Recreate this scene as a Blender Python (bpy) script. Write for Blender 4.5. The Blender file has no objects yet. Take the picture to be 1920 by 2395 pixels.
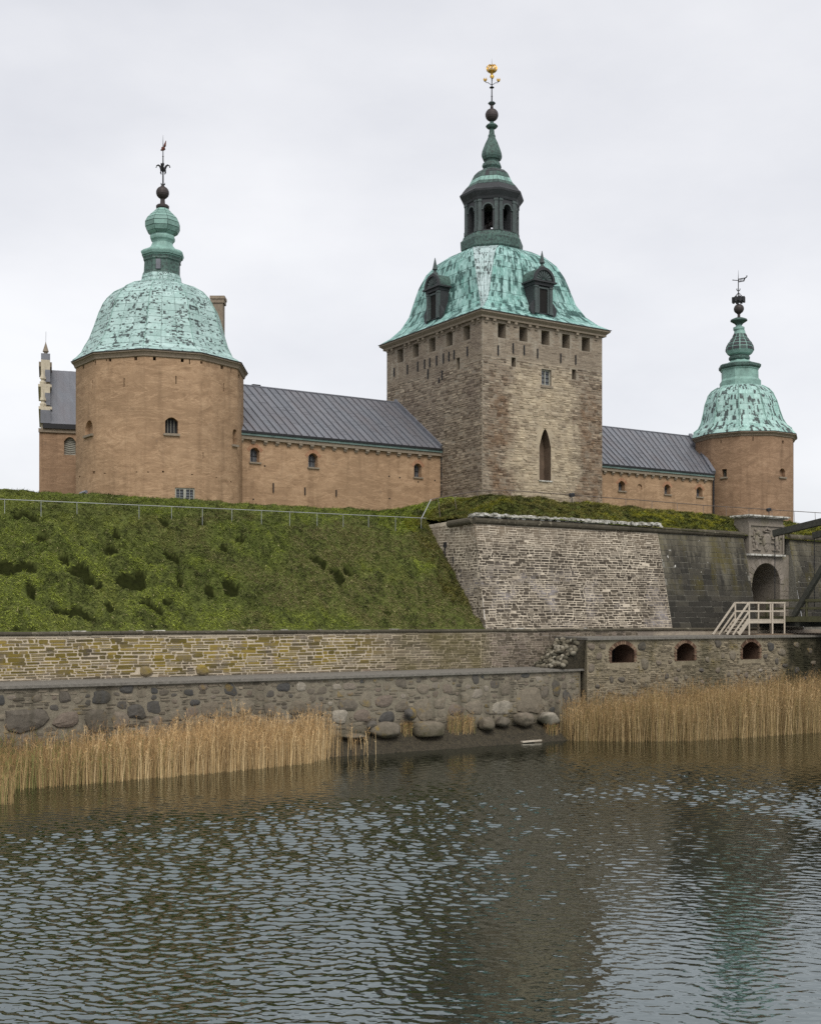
import bpy, math, random
import numpy as np
from mathutils import Vector, Matrix

random.seed(11)
rng = np.random.default_rng(7)
scene = bpy.context.scene
R = math.radians

# ------------------------------------------------------------------ camera, sky, sun, exposure
F = 2800.0            # focal length in photo pixels (photo 1920 x 2395)
HZ = 1445.0           # horizon row in the photo
EYE = 6.4             # eye above the moat water
cam_data = bpy.data.cameras.new("camera")
cam = bpy.data.objects.new("camera", cam_data)
scene.collection.objects.link(cam)
cam.location = (0, 0, EYE)
cam.rotation_euler = (R(90), 0, 0)
cam_data.sensor_fit = 'VERTICAL'
cam_data.sensor_height = 24.0
cam_data.sensor_width = 24.0 * 820 / 1024
cam_data.lens = 24.0 * F / 2395.0
cam_data.shift_y = (HZ - 1197.5) / 2395.0
cam_data.clip_start = 0.5
cam_data.clip_end = 6000
scene.camera = cam

SUN_DIR = Vector((0.13, -0.66, 0.74)).normalized()
world = bpy.data.worlds.new("World")
scene.world = world
world.use_nodes = True
wn, wl = world.node_tree.nodes, world.node_tree.links
wn.clear()
w_out = wn.new("ShaderNodeOutputWorld")
w_bg = wn.new("ShaderNodeBackground")
w_bg.inputs[1].default_value = 0.1
w_sky = wn.new("ShaderNodeTexSky")
w_sky.sky_type = 'NISHITA'
w_sky.sun_disc = False
w_sky.sun_elevation = math.asin(SUN_DIR.z)
w_sky.sun_rotation = math.atan2(SUN_DIR.x, SUN_DIR.y)
w_tc = wn.new("ShaderNodeTexCoord")
w_map = wn.new("ShaderNodeMapping")
w_map.inputs['Scale'].default_value = (1.6, 1.6, 3.6)
w_noise = wn.new("ShaderNodeTexNoise")
w_noise.inputs['Scale'].default_value = 1.25
w_noise.inputs['Detail'].default_value = 7
w_noise.inputs['Roughness'].default_value = 0.52
w_ramp = wn.new("ShaderNodeValToRGB")
w_ramp.color_ramp.elements[0].position = 0.30
w_ramp.color_ramp.elements[0].color = (0.665, 0.675, 0.72, 1)
w_ramp.color_ramp.elements[1].position = 0.68
w_ramp.color_ramp.elements[1].color = (0.925, 0.925, 0.94, 1)
w_scale = wn.new("ShaderNodeVectorMath"); w_scale.operation = 'SCALE'
w_scale.inputs['Scale'].default_value = 6.65
w_mix = wn.new("ShaderNodeMixRGB"); w_mix.inputs[0].default_value = 0.93
wl.new(w_tc.outputs['Generated'], w_map.inputs['Vector'])
wl.new(w_map.outputs[0], w_noise.inputs['Vector'])
wl.new(w_noise.outputs[0], w_ramp.inputs[0])
wl.new(w_ramp.outputs[0], w_scale.inputs[0])
wl.new(w_sky.outputs[0], w_mix.inputs[1])
wl.new(w_scale.outputs[0], w_mix.inputs[2])
wl.new(w_mix.outputs[0], w_bg.inputs[0])
wl.new(w_bg.outputs[0], w_out.inputs[0])

sun_data = bpy.data.lights.new("sun", 'SUN')
sun_data.energy = 1.45
sun_data.angle = R(32)
sun_data.color = (1.0, 0.965, 0.91)
sun = bpy.data.objects.new("sun", sun_data)
scene.collection.objects.link(sun)
sun.location = (60, -100, 90)
sun.rotation_euler = (-SUN_DIR).to_track_quat('-Z', 'Y').to_euler()

scene.view_settings.view_transform = 'Standard'
scene.view_settings.look = 'None'
scene.view_settings.gamma = 1.0
scene.view_settings.use_curve_mapping = False
scene.view_settings.exposure = 0.7
scene.render.engine = 'CYCLES'
scene.cycles.max_bounces = 6
scene.cycles.diffuse_bounces = 3
scene.cycles.use_denoising = False

# ------------------------------------------------------------------ frames
DR = np.array([0.84030, 0.54213])      # along the fronts (receding to the right)
DL = np.array([-0.54213, 0.84030])     # away from the moat
O0 = np.array([8.0, 64.0])             # on the quay front

def P(s, p, ze):
    q = O0 + DR * s + DL * p
    return (q[0], q[1], ze + EYE)

class Plane:
    """upright wall plane: u along it, v height above the eye, w outward; may lean back by batter"""
    def __init__(self, A, e, n, batter=0.0, v0=0.0):
        self.A = np.array(A, float); self.e = np.array(e, float); self.n = np.array(n, float)
        self.b = batter; self.v0 = v0
    def pt(self, u, v, w=0.0):
        q = self.A + self.e * u + self.n * (w - self.b * (v - self.v0))
        return (q[0], q[1], v + EYE)
    def hit(self, px, py):
        d = np.array([(px - 960) / F, 1.0]); m = -(py - HZ) / F
        # A + e u - n b (v - v0) = d Y ; v = m Y
        a = np.array([[self.e[0], -d[0] - self.n[0] * self.b * m], [self.e[1], -d[1] - self.n[1] * self.b * m]])
        rhs = -(self.A + self.n * self.b * self.v0)
        u, Y = np.linalg.solve(a, rhs)
        return u, m * Y

def front(p, batter=0.0, v0=0.0):      # a plane parallel to the quay front; u = s
    return Plane(O0 + DL * p, DR, -DL, batter, v0)
def side(s, batter=0.0, v0=0.0):       # a plane facing left (-s); u = p
    return Plane(O0 + DR * s, DL, -DR, batter, v0)

# ------------------------------------------------------------------ value noise (numpy)
_lat = rng.random((256, 256))
def vnoise(x, y):
    x = np.asarray(x, float); y = np.asarray(y, float)
    xi = np.floor(x).astype(int); yi = np.floor(y).astype(int)
    fx = x - xi; fy = y - yi
    fx = fx * fx * (3 - 2 * fx); fy = fy * fy * (3 - 2 * fy)
    a = _lat[xi & 255, yi & 255]; b = _lat[(xi + 1) & 255, yi & 255]
    c = _lat[xi & 255, (yi + 1) & 255]; d = _lat[(xi + 1) & 255, (yi + 1) & 255]
    return (a * (1 - fx) + b * fx) * (1 - fy) + (c * (1 - fx) + d * fx) * fy
def fbm(x, y, o=4):
    t = 0; a = 0.5; n = 0
    for k in range(o):
        t = t + a * vnoise(np.asarray(x) * 2 ** k + 17 * k, np.asarray(y) * 2 ** k + 31 * k); n += a; a *= 0.5
    return t / n
def sst(a, b, x):
    t = np.clip((np.asarray(x, float) - a) / (b - a), 0, 1)
    return t * t * (3 - 2 * t)

# ------------------------------------------------------------------ objects
COL = scene.collection
LOC = {}
def thing(name, label, cat, loc=(0, 0, 0), group=None):
    o = bpy.data.objects.new(name, None)
    o.empty_display_size = 0.5
    COL.objects.link(o)
    o.location = loc
    o["label"] = label; o["category"] = cat
    if group: o["group"] = group
    LOC[o] = np.array(loc, float)
    return o

class MB:
    def __init__(self):
        self.v = []; self.f = []; self.t = []; self.uv = []
    def add(self, vs, fs, tint=0.5, uvs=None):
        n = len(self.v)
        self.v.extend(tuple(map(float, q)) for q in vs)
        for f in fs:
            self.f.append(tuple(i + n for i in f)); self.t.append(tint)
        if uvs is not None:
            for f in fs: self.uv.extend(uvs[i] for i in f)
        return self
    def quad(self, a, b, c, d, tint=0.5): return self.add([a, b, c, d], [(0, 1, 2, 3)], tint)
    def poly(self, pts, tint=0.5): return self.add(pts, [tuple(range(len(pts)))], tint)
    def prism(self, ring_a, ring_b, caps=True, tint=0.5):
        n = len(ring_a); fs = [(i, (i + 1) % n, n + (i + 1) % n, n + i) for i in range(n)]
        if caps: fs += [tuple(range(n))[::-1], tuple(range(n, 2 * n))]
        return self.add(list(ring_a) + list(ring_b), fs, tint)
    def box(self, c, x, y, z, tint=0.5):
        """c centre; x, y, z half-axis vectors"""
        c, x, y, z = (np.array(q, float) for q in (c, x, y, z))
        a = [c - x - y - z, c + x - y - z, c + x + y - z, c - x + y - z]
        b = [c - x - y + z, c + x - y + z, c + x + y + z, c - x + y + z]
        return self.prism(a, b, True, tint)
    def pbox(self, pl, u0, u1, v0, v1, w0, w1, tint=0.5):
        a = [pl.pt(u0, v0, w1), pl.pt(u1, v0, w1), pl.pt(u1, v0, w0), pl.pt(u0, v0, w0)]
        b = [pl.pt(u0, v1, w1), pl.pt(u1, v1, w1), pl.pt(u1, v1, w0), pl.pt(u0, v1, w0)]
        return self.prism(a, b, True, tint)
    def spbox(self, s0, s1, p0, p1, z0, z1, tint=0.5):
        a = [P(s0, p0, z0), P(s1, p0, z0), P(s1, p1, z0), P(s0, p1, z0)]
        b = [P(s0, p0, z1), P(s1, p0, z1), P(s1, p1, z1), P(s0, p1, z1)]
        return self.prism(a, b, True, tint)
    def beam(self, a, b, w, h, tint=0.5):
        a = np.array(a, float); b = np.array(b, float); d = b - a; L = np.linalg.norm(d); d /= L
        up = np.array([0, 0, 1.0])
        x = np.cross(d, up)
        x = x / np.linalg.norm(x) if np.linalg.norm(x) > 1e-4 else np.array([1.0, 0, 0])
        y = np.cross(x, d)
        return self.box((a + b) / 2, x * w / 2, d * L / 2, y * h / 2, tint)
    def tube(self, pts, r, n=6, tint=0.5):
        pts = [np.array(q, float) for q in pts]
        rr = r if hasattr(r, '__len__') else [r] * len(pts)
        rings = []
        for i, q in enumerate(pts):
            d = pts[min(i + 1, len(pts) - 1)] - pts[max(i - 1, 0)]; d /= np.linalg.norm(d) + 1e-9
            ref = np.array([0, 0, 1.0]) if abs(d[2]) < 0.9 else np.array([1.0, 0, 0])
            x = np.cross(d, ref); x /= np.linalg.norm(x); y = np.cross(x, d)
            rings.append([q + (x * math.cos(2 * math.pi * k / n) + y * math.sin(2 * math.pi * k / n)) * rr[i] for k in range(n)])
        vs = [v for rg in rings for v in rg]; fs = []
        for i in range(len(rings) - 1):
            for k in range(n):
                fs.append((i * n + k, i * n + (k + 1) % n, (i + 1) * n + (k + 1) % n, (i + 1) * n + k))
        fs += [tuple(range(n))[::-1], tuple(range(len(vs) - n, len(vs)))]
        return self.add(vs, fs, tint)
    def loft(self, rings, tint=0.5, caps=True):
        n = len(rings[0]); vs = [v for rg in rings for v in rg]; fs = []
        for i in range(len(rings) - 1):
            for k in range(n):
                fs.append((i * n + k, i * n + (k + 1) % n, (i + 1) * n + (k + 1) % n, (i + 1) * n + k))
        if caps: fs += [tuple(range(n))[::-1], tuple(range(len(vs) - n, len(vs)))]
        return self.add(vs, fs, tint)

def ring(cx, cy, r, ze, n, ph=0.0):
    return [(cx + r * math.cos(ph + 2 * math.pi * k / n), cy + r * math.sin(ph + 2 * math.pi * k / n), ze + EYE) for k in range(n)]

def mesh_np(name, V, Fa, mat, parent=None, cols=None, smooth=False, kind=None):
    """fast mesh from arrays: V (n,3), Fa (m,k)"""
    V = np.asarray(V, np.float32); Fa = np.asarray(Fa, np.int32)
    if parent is not None: V = V - LOC[parent].astype(np.float32)
    me = bpy.data.meshes.new(name)
    m, k = Fa.shape
    me.vertices.add(len(V)); me.vertices.foreach_set("co", V.ravel())
    me.loops.add(m * k); me.loops.foreach_set("vertex_index", Fa.ravel())
    me.polygons.add(m)
    me.polygons.foreach_set("loop_start", np.arange(0, m * k, k, dtype=np.int32))
    try: me.polygons.foreach_set("loop_total", np.full(m, k, dtype=np.int32))
    except Exception: pass
    me.update(calc_edges=True)
    if cols is not None:
        a = me.attributes.new("tintcol", 'FLOAT_COLOR', 'POINT')
        c = np.ones((len(V), 4), np.float32); c[:, :3] = cols
        a.data.foreach_set("color", c.ravel())
    if smooth: me.polygons.foreach_set("use_smooth", np.ones(m, bool))
    me.materials.append(mat)
    o = bpy.data.objects.new(name, me); COL.objects.link(o)
    if parent is not None: o.parent = parent; LOC[o] = LOC[parent]
    if kind: o["kind"] = kind
    return o

def part(name, mb, mat, parent=None, label=None, kind=None, smooth=False):
    me = bpy.data.meshes.new(name)
    off = LOC[parent] if parent is not None else np.zeros(3)
    me.from_pydata([(v[0] - off[0], v[1] - off[1], v[2] - off[2]) for v in mb.v], [], mb.f)
    a = me.attributes.new("tint", 'FLOAT', 'FACE'); a.data.foreach_set("value", np.array(mb.t, np.float32))
    if mb.uv and len(mb.uv) == len(me.loops):
        uvl = me.uv_layers.new(name="UVMap"); uvl.data.foreach_set("uv", np.array(mb.uv, np.float32).ravel())
    if smooth: me.polygons.foreach_set("use_smooth", np.ones(len(me.polygons), bool))
    me.materials.append(mat)
    o = bpy.data.objects.new(name, me); COL.objects.link(o)
    if parent is not None: o.parent = parent
    LOC[o] = off
    if label: o["label"] = label
    if kind: o["kind"] = kind
    return o

def solo(name, mb, mat, label, cat, group=None, smooth=False):
    o = part(name, mb, mat, None, label, None, smooth); o["category"] = cat
    if group: o["group"] = group
    return o

# ------------------------------------------------------------------ materials
class NT:
    def __init__(self, name, rough=0.9, spec=0.25):
        self.m = bpy.data.materials.new(name); self.m.use_nodes = True
        self.n = self.m.node_tree.nodes; self.l = self.m.node_tree.links
        self.b = self.n["Principled BSDF"]
        self.b.inputs["Roughness"].default_value = rough
        self.b.inputs["Specular IOR Level"].default_value = spec
        g = self.n.new("ShaderNodeNewGeometry"); self.pos = g.outputs["Position"]
    def _in(self, sock, v):
        if isinstance(v, bpy.types.NodeSocket): self.l.new(v, sock)
        elif isinstance(v, (tuple, list)): sock.default_value = tuple(v) + ((1,) if len(v) == 3 and len(sock.default_value) == 4 else ())
        else: sock.default_value = v
    def mapv(self, vec, scale=(1, 1, 1), rot=(0, 0, 0)):
        k = self.n.new("ShaderNodeMapping"); k.vector_type = 'POINT'
        self.l.new(vec, k.inputs[0]); k.inputs['Scale'].default_value = scale; k.inputs['Rotation'].default_value = rot
        return k.outputs[0]
    def noise(self, scale, detail=4, rough=0.55, vec=None, dist=0.0):
        k = self.n.new("ShaderNodeTexNoise"); k.inputs['Scale'].default_value = scale
        k.inputs['Detail'].default_value = detail; k.inputs['Roughness'].default_value = rough
        k.inputs['Distortion'].default_value = dist
        self.l.new(vec if vec is not None else self.pos, k.inputs['Vector'])
        return k.outputs[0]
    def ramp(self, fac, stops):
        k = self.n.new("ShaderNodeValToRGB"); e = k.color_ramp.elements
        while len(e) > 2: e.remove(e[-1])
        while len(e) < len(stops): e.new(0.5)
        for q, (p, c) in zip(e, stops):
            q.position = p; q.color = (c, c, c, 1) if not hasattr(c, '__len__') else tuple(c) + (1,)
        self._in(k.inputs[0], fac); return k.outputs[0]
    def mix(self, fac, a, b, mode='MIX'):
        k = self.n.new("ShaderNodeMixRGB"); k.blend_type = mode
        self._in(k.inputs[0], fac); self._in(k.inputs[1], a); self._in(k.inputs[2], b); return k.outputs[0]
    def math(self, op, a, b=0.0, clamp=False):
        k = self.n.new("ShaderNodeMath"); k.operation = op; k.use_clamp = clamp
        self._in(k.inputs[0], a); self._in(k.inputs[1], b); return k.outputs[0]
    def attr(self, name, what='Fac'):
        k = self.n.new("ShaderNodeAttribute"); k.attribute_name = name; return k.outputs[what]
    def sep(self, vec):
        k = self.n.new("ShaderNodeSeparateXYZ"); self.l.new(vec, k.inputs[0]); return k.outputs
    def along(self):
        """coordinates in the castle frame: s, p, height"""
        k = self.n.new("ShaderNodeMapping"); k.vector_type = 'TEXTURE'
        self.l.new(self.pos, k.inputs[0])
        k.inputs['Location'].default_value = (O0[0], O0[1], EYE)
        k.inputs['Rotation'].default_value = (0, 0, math.atan2(DR[1], DR[0]))
        return k.outputs[0]
    def band(self, v, a, b, c, d):
        """1 between b and c, fading to 0 at a and d"""
        up = self.n.new("ShaderNodeMapRange"); up.interpolation_type = 'SMOOTHSTEP'
        self._in(up.inputs[0], v); up.inputs[1].default_value = a; up.inputs[2].default_value = b
        dn = self.n.new("ShaderNodeMapRange"); dn.interpolation_type = 'SMOOTHSTEP'
        self._in(dn.inputs[0], v); dn.inputs[1].default_value = c; dn.inputs[2].default_value = d
        dn.inputs[3].default_value = 1; dn.inputs[4].default_value = 0
        return self.math('MULTIPLY', up.outputs[0], dn.outputs[0])
    def out(self, col, bump=None, bdist=0.02, bstr=0.6, rough=None):
        self._in(self.b.inputs["Base Color"], col)
        if bump is not None:
            k = self.n.new("ShaderNodeBump"); k.inputs['Strength'].default_value = bstr; k.inputs['Distance'].default_value = bdist
            self.l.new(bump, k.inputs['Height']); self.l.new(k.outputs[0], self.b.inputs['Normal'])
        if rough is not None: self._in(self.b.inputs["Roughness"], rough)
        return self.m

MAT = {}
def mk_plaster(name, base, dark, light):
    t = NT(name, 0.95, 0.1)
    a = t.along()
    big = t.noise(0.22, 5, 0.6, t.mapv(a, (1, 1, 1.4)), 0.6)
    mid = t.noise(0.75, 6, 0.62, t.mapv(a, (1, 1, 1.7)), 1.2)
    fine = t.noise(7, 5, 0.65, t.mapv(a, (1, 1, 1.4)), 0.5)
    c = t.ramp(mid, [(0.30, dark), (0.5, base), (0.70, light)])
    c = t.mix(t.ramp(big, [(0.36, 0.0), (0.66, 0.7)]), c, tuple(q * 0.70 for q in base))
    line = t.ramp(t.noise(0.5, 5, 0.7, t.mapv(a, (0.35, 0.35, 1.9)), 1.4), [(0.475, 0.0), (0.50, 0.5), (0.525, 0.0)])
    c = t.mix(line, c, tuple(min(1, q * 1.22) for q in light))
    streak = t.ramp(t.noise(1.0, 3, 0.6, t.mapv(a, (1.7, 1.7, 0.13))), [(0.52, 0.0), (0.72, 0.45)])
    c = t.mix(streak, c, tuple(q * 0.6 for q in dark))
    spot = t.ramp(t.noise(1.5, 5, 0.75), [(0.62, 0.0), (0.74, 0.5)])
    c = t.mix(spot, c, (dark[0] * .62, dark[0] * .50, dark[0] * .42))
    c = t.mix(t.ramp(fine, [(0.25, 0.35), (0.7, 0.0)]), c, tuple(q * 0.62 for q in base))
    h = t.math('ADD', t.math('MULTIPLY', mid, 0.8), t.math('MULTIPLY', fine, 0.16))
    return t.out(c, h, 0.12, 0.6)
MAT['plaster'] = mk_plaster("ochre_plaster", (0.375, 0.246, 0.150), (0.25, 0.160, 0.097), (0.47, 0.322, 0.203))
MAT['plaster_far'] = mk_plaster("brown_plaster", (0.305, 0.196, 0.124), (0.215, 0.136, 0.087), (0.375, 0.25, 0.163))

def mk_stone(name, stops, grain=(0.72, 1.22), bump=0.02, lichen=None, extra=None, rough=0.93):
    t = NT(name, rough, 0.15)
    c = t.ramp(t.attr("tint"), stops)
    n1 = t.noise(5.5, 5, 0.65); n2 = t.noise(26, 3, 0.6)
    g = t.ramp(n1, [(0.25, grain[0]), (0.75, grain[1])])
    c = t.mix(1.0, c, g, 'MULTIPLY')
    c = t.mix(t.ramp(n2, [(0.3, 0.3), (0.62, 0.0)]), c, tuple(0.55 * q for q in stops[0][1]))
    if lichen:
        col, lo, hi, sc = lichen
        c = t.mix(t.ramp(t.noise(sc, 5, 0.7), [(lo, 0.0), (hi, 0.85)]), c, col)
    if extra: c = extra(t, c)
    return t.out(c, t.math('ADD', n1, t.math('MULTIPLY', n2, 0.4)), bump, 0.8)

def mortar_mat(name, col, extra=None):
    t = NT(name, 0.97, 0.1)
    n = t.noise(3.0, 6, 0.7); f = t.noise(22, 3, 0.6)
    c = t.ramp(n, [(0.3, tuple(q * 0.7 for q in col)), (0.7, tuple(min(1, q * 1.12) for q in col))])
    c = t.mix(t.ramp(f, [(0.3, 0.35), (0.6, 0.0)]), c, tuple(q * 0.5 for q in col))
    if extra: c = extra(t, c)
    return t.out(c, t.math('ADD', n, f), 0.03, 0.8)

# gate tower: brown bricks along the edges, pale middle, drips under the slots
def tower_front(t, c):
    a = t.along(); s, p, z = t.sep(a)
    # only the right hand front (p small) gets the pale middle and rusty borders
    isf = t.band(p, 26.6, 26.9, 27.42, 27.5)
    wob = t.math('MULTIPLY', t.math('SUBTRACT', t.noise(0.45, 4, 0.65), 0.5), 5.0)
    sw = t.math('ADD', s, wob)
    mid = t.math('MULTIPLY', t.band(sw, 17.0, 18.6, 23.6, 25.4), t.band(z, 8.5, 11, 19.0, 21.6))
    pale = t.math('MULTIPLY', t.math('MULTIPLY', mid, isf), t.ramp(t.noise(0.8, 5, 0.7), [(0.3, 0.25), (0.62, 0.95)]))
    c = t.mix(pale, c, t.mix(t.attr("tint"), (0.35, 0.28, 0.195), (0.56, 0.47, 0.335)))
    rust = t.math('ADD', t.band(sw, 14.6, 15.8, 17.0, 18.4), t.band(sw, 24.3, 25.4, 27.2, 28.6), True)
    rust = t.math('MULTIPLY', t.math('MULTIPLY', rust, isf), t.band(z, 6, 8, 17.5, 21.2))
    rust = t.math('MULTIPLY', rust, t.ramp(t.noise(1.1, 5, 0.7), [(0.38, 0.0), (0.6, 0.75)]))
    c = t.mix(rust, c, t.mix(t.attr("tint"), (0.095, 0.055, 0.033), (0.235, 0.145, 0.085)))
    drip = t.math('MULTIPLY', t.ramp(t.noise(0.9, 3, 0.55, t.mapv(a, (1.4, 1.4, 0.12))), [(0.55, 0.0), (0.68, 0.55)]), t.band(z, 20.8, 21.5, 22.4, 23.0))
    c = t.mix(drip, c, (0.40, 0.36, 0.29))
    side_blotch = t.math('MULTIPLY', t.math('SUBTRACT', 1.0, isf, True), t.ramp(t.noise(0.25, 5, 0.65), [(0.45, 0.0), (0.68, 0.55)]))  # patchy darker tone on every face but the right hand front
    c = t.mix(side_blotch, c, (0.13, 0.10, 0.085))
    return c
TW = [(0.0, (0.14, 0.108, 0.08)), (0.3, (0.23, 0.183, 0.138)), (0.65, (0.31, 0.253, 0.19)), (1.0, (0.41, 0.342, 0.258))]
MAT['tower_stone'] = mk_stone("tower_limestone", TW, extra=tower_front)
MAT['tower_mortar'] = mortar_mat("tower_mortar", (0.31, 0.268, 0.21), tower_front)
MAT['trim_stone'] = mk_stone("weathered_trim_stone", [(0, (0.20, 0.165, 0.125)), (1, (0.30, 0.25, 0.19))])
MAT['cornice'] = mk_stone("brown_cornice_plaster", [(0, (0.20, 0.16, 0.12)), (1, (0.28, 0.228, 0.172))])

def lichen_left(t, c):
    s, p, z = t.sep(t.along())
    m = t.math('MULTIPLY', t.band(s, -60, -50, -12, -7), t.ramp(t.noise(0.9, 5, 0.65), [(0.33, 0.0), (0.52, 0.85)]))
    m = t.math('MULTIPLY', m, t.band(z, -2.8, -2.4, -1.1, -0.75))
    c = t.mix(m, c, t.mix(t.attr("tint"), (0.115, 0.090, 0.018), (0.27, 0.195, 0.03)))
    m2 = t.math('MULTIPLY', t.band(s, -9, -7, -3, -1.5), t.ramp(t.noise(0.7, 4, 0.65), [(0.3, 0.1), (0.6, 0.65)]))
    return t.mix(m2, c, (0.11, 0.095, 0.035))
MAT['low_stone'] = mk_stone("lower_wall_stone", [(0.0, (0.085, 0.070, 0.052)), (0.35, (0.135, 0.112, 0.083)), (0.7, (0.19, 0.157, 0.117)), (1.0, (0.25, 0.20, 0.165))], extra=lichen_left)
def lichen_mortar(t, c):
    s, p, z = t.sep(t.along())
    m2 = t.math('MULTIPLY', t.band(s, -10, -7, -3, -1.5), t.ramp(t.noise(0.7, 4, 0.65), [(0.3, 0.15), (0.6, 0.75)]))
    c = t.mix(m2, c, (0.14, 0.115, 0.045))
    return t.mix(t.math('MULTIPLY', t.band(s, -2.5, -1.0, 40, 50), t.ramp(t.noise(0.8, 4, 0.6), [(0.35, 0.3), (0.65, 0.9)])), c, (0.17, 0.145, 0.125))
MAT['low_mortar'] = mortar_mat("lower_wall_mortar", (0.56, 0.48, 0.365), lichen_mortar)

def bast_var(t, c):
    s, p, z = t.sep(t.along())
    c = t.mix(t.ramp(t.noise(0.5, 5, 0.7), [(0.4, 0.0), (0.65, 0.7)]), c, (0.24, 0.20, 0.155))
    return t.mix(t.ramp(t.noise(1.4, 5, 0.7), [(0.52, 0.0), (0.7, 0.7)]), c, (0.12, 0.10, 0.08))
def bloom(t, c):
    s, p, z = t.sep(t.along())
    m = t.math('MULTIPLY', t.ramp(t.noise(0.55, 6, 0.72), [(0.5, 0.0), (0.68, 0.7)]), t.band(z, -1.5, -0.8, 1.8, 3.4))
    c = t.mix(m, c, (0.40, 0.365, 0.36))
    top = t.math('MULTIPLY', t.band(z, 3.6, 4.6, 8, 9), t.ramp(t.noise(0.8, 5, 0.6), [(0.35, 0.1), (0.65, 0.75)]))
    return t.mix(top, c, (0.25, 0.20, 0.145))
MAT['bastion_stone'] = mk_stone("bastion_stone", [(0.0, (0.045, 0.037, 0.028)), (0.5, (0.085, 0.070, 0.053)), (0.8, (0.13, 0.107, 0.08)), (1.0, (0.19, 0.16, 0.12))], extra=bloom)
MAT['bastion_mortar'] = mortar_mat("bastion_lime_mortar", (0.62, 0.54, 0.425), bast_var)

def ashlar_stain(t, c):
    a = t.along(); s, p, z = t.sep(a)
    st = t.noise(0.8, 5, 0.65, t.mapv(a, (1.5, 1.5, 0.16)))
    c = t.mix(t.math('MULTIPLY', t.ramp(st, [(0.46, 0.0), (0.64, 0.75)]), t.band(z, 0.6, 4.2, 8, 9)), c, (0.21, 0.19, 0.14))
    c = t.mix(t.math('MULTIPLY', t.band(z, 3.4, 5.2, 8, 9), t.ramp(t.noise(0.7, 5, 0.6), [(0.3, 0.1), (0.7, 0.7)])), c, (0.15, 0.132, 0.092))
    moss = t.math('MULTIPLY', t.ramp(t.noise(0.62, 5, 0.65, t.mapv(a, (1.3, 1.3, 0.28))), [(0.50, 0.0), (0.66, 0.75)]), t.band(z, 1.0, 2.5, 8, 9))
    c = t.mix(moss, c, (0.085, 0.070, 0.018))
    sp = t.math('MULTIPLY', t.ramp(t.noise(2.2, 3, 0.6), [(0.71, 0.0), (0.73, 1.0)]), t.band(z, 1.5, 2.5, 4.6, 5.4))
    return t.mix(sp, c, (0.55, 0.53, 0.48))
MAT['ashlar'] = mk_stone("dark_ashlar", [(0.0, (0.030, 0.028, 0.023)), (0.6, (0.044, 0.040, 0.033)), (1.0, (0.064, 0.058, 0.045))], extra=ashlar_stain, rough=0.8)
MAT['ashlar_joint'] = mortar_mat("ashlar_joint", (0.20, 0.19, 0.16))
MAT['portal'] = mk_stone("portal_stone", [(0.0, (0.165, 0.143, 0.115)), (0.5, (0.225, 0.195, 0.16)), (1.0, (0.29, 0.25, 0.212))], lichen=((0.12, 0.115, 0.05), 0.5, 0.72, 0.8))
MAT['cordon'] = mk_stone("dark_cordon_stone", [(0, (0.06, 0.052, 0.038)), (1, (0.10, 0.088, 0.064))], lichen=((0.30, 0.27, 0.20), 0.58, 0.74, 3.0))
MAT['white_stone'] = mk_stone("bleached_stone", [(0, (0.30, 0.28, 0.24)), (1, (0.62, 0.60, 0.55))], lichen=((0.12, 0.115, 0.085), 0.46, 0.60, 3.5))
def damp_low(t, c):
    s, p, z = t.sep(t.along())
    m = t.math('MULTIPLY', t.band(t.math('ADD', z, t.math('MULTIPLY', t.noise(0.8, 4, 0.65), 1.6)), -9, -8, -5.0, -4.1), t.ramp(t.noise(1.1, 5, 0.65), [(0.35, 0.2), (0.6, 0.85)]))
    c = t.mix(m, c, (0.045, 0.042, 0.022))
    st = t.ramp(t.noise(0.9, 4, 0.6, t.mapv(t.along(), (1.3, 1.3, 0.16))), [(0.52, 0.0), (0.68, 0.6)])
    return t.mix(st, c, (0.07, 0.062, 0.045))
MAT['field_stone'] = mk_stone("field_stone", [(0.0, (0.072, 0.071, 0.068)), (0.2, (0.12, 0.105, 0.086)), (0.45, (0.185, 0.155, 0.115)), (0.65, (0.215, 0.185, 0.138)), (0.85, (0.178, 0.142, 0.112)), (1.0, (0.31, 0.275, 0.22))],
                              lichen=((0.25, 0.165, 0.03), 0.585, 0.72, 1.0), bump=0.04, extra=lambda t, c: damp_low(t, c))
MAT['rubble'] = mk_stone("rubble_stone", [(0.0, (0.085, 0.073, 0.056)), (0.5, (0.165, 0.14, 0.106)), (1.0, (0.28, 0.238, 0.178))], lichen=((0.21, 0.155, 0.045), 0.58, 0.75, 0.7), extra=damp_low)
def damp_right(t, c):
    s, p, z = t.sep(t.along())
    m = t.math('MULTIPLY', t.band(t.math('ADD', s, t.math('MULTIPLY', t.noise(0.6, 4, 0.6), 3.0)), 17.6, 19.2, 40, 50), t.ramp(t.noise(0.7, 5, 0.6), [(0.3, 0.5), (0.6, 0.96)]))
    c = t.mix(m, c, (0.022, 0.022, 0.013))
    m2 = t.ramp(t.noise(0.45, 5, 0.6, t.mapv(t.along(), (1.2, 1.2, 0.4))), [(0.52, 0.0), (0.68, 0.6)])
    return t.mix(m2, c, (0.075, 0.068, 0.04))
MAT['cap_rubble'] = mk_stone("gallery_rubble", [(0.0, (0.13, 0.108, 0.076)), (0.5, (0.225, 0.188, 0.130)), (1.0, (0.34, 0.285, 0.20))], lichen=((0.23, 0.175, 0.05), 0.56, 0.74, 0.9), extra=damp_right)
MAT['cap_mortar'] = mortar_mat("gallery_mortar", (0.28, 0.238, 0.165), damp_right)
MAT['quay_mortar'] = mortar_mat("quay_mortar", (0.228, 0.20, 0.15), damp_low)
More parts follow.
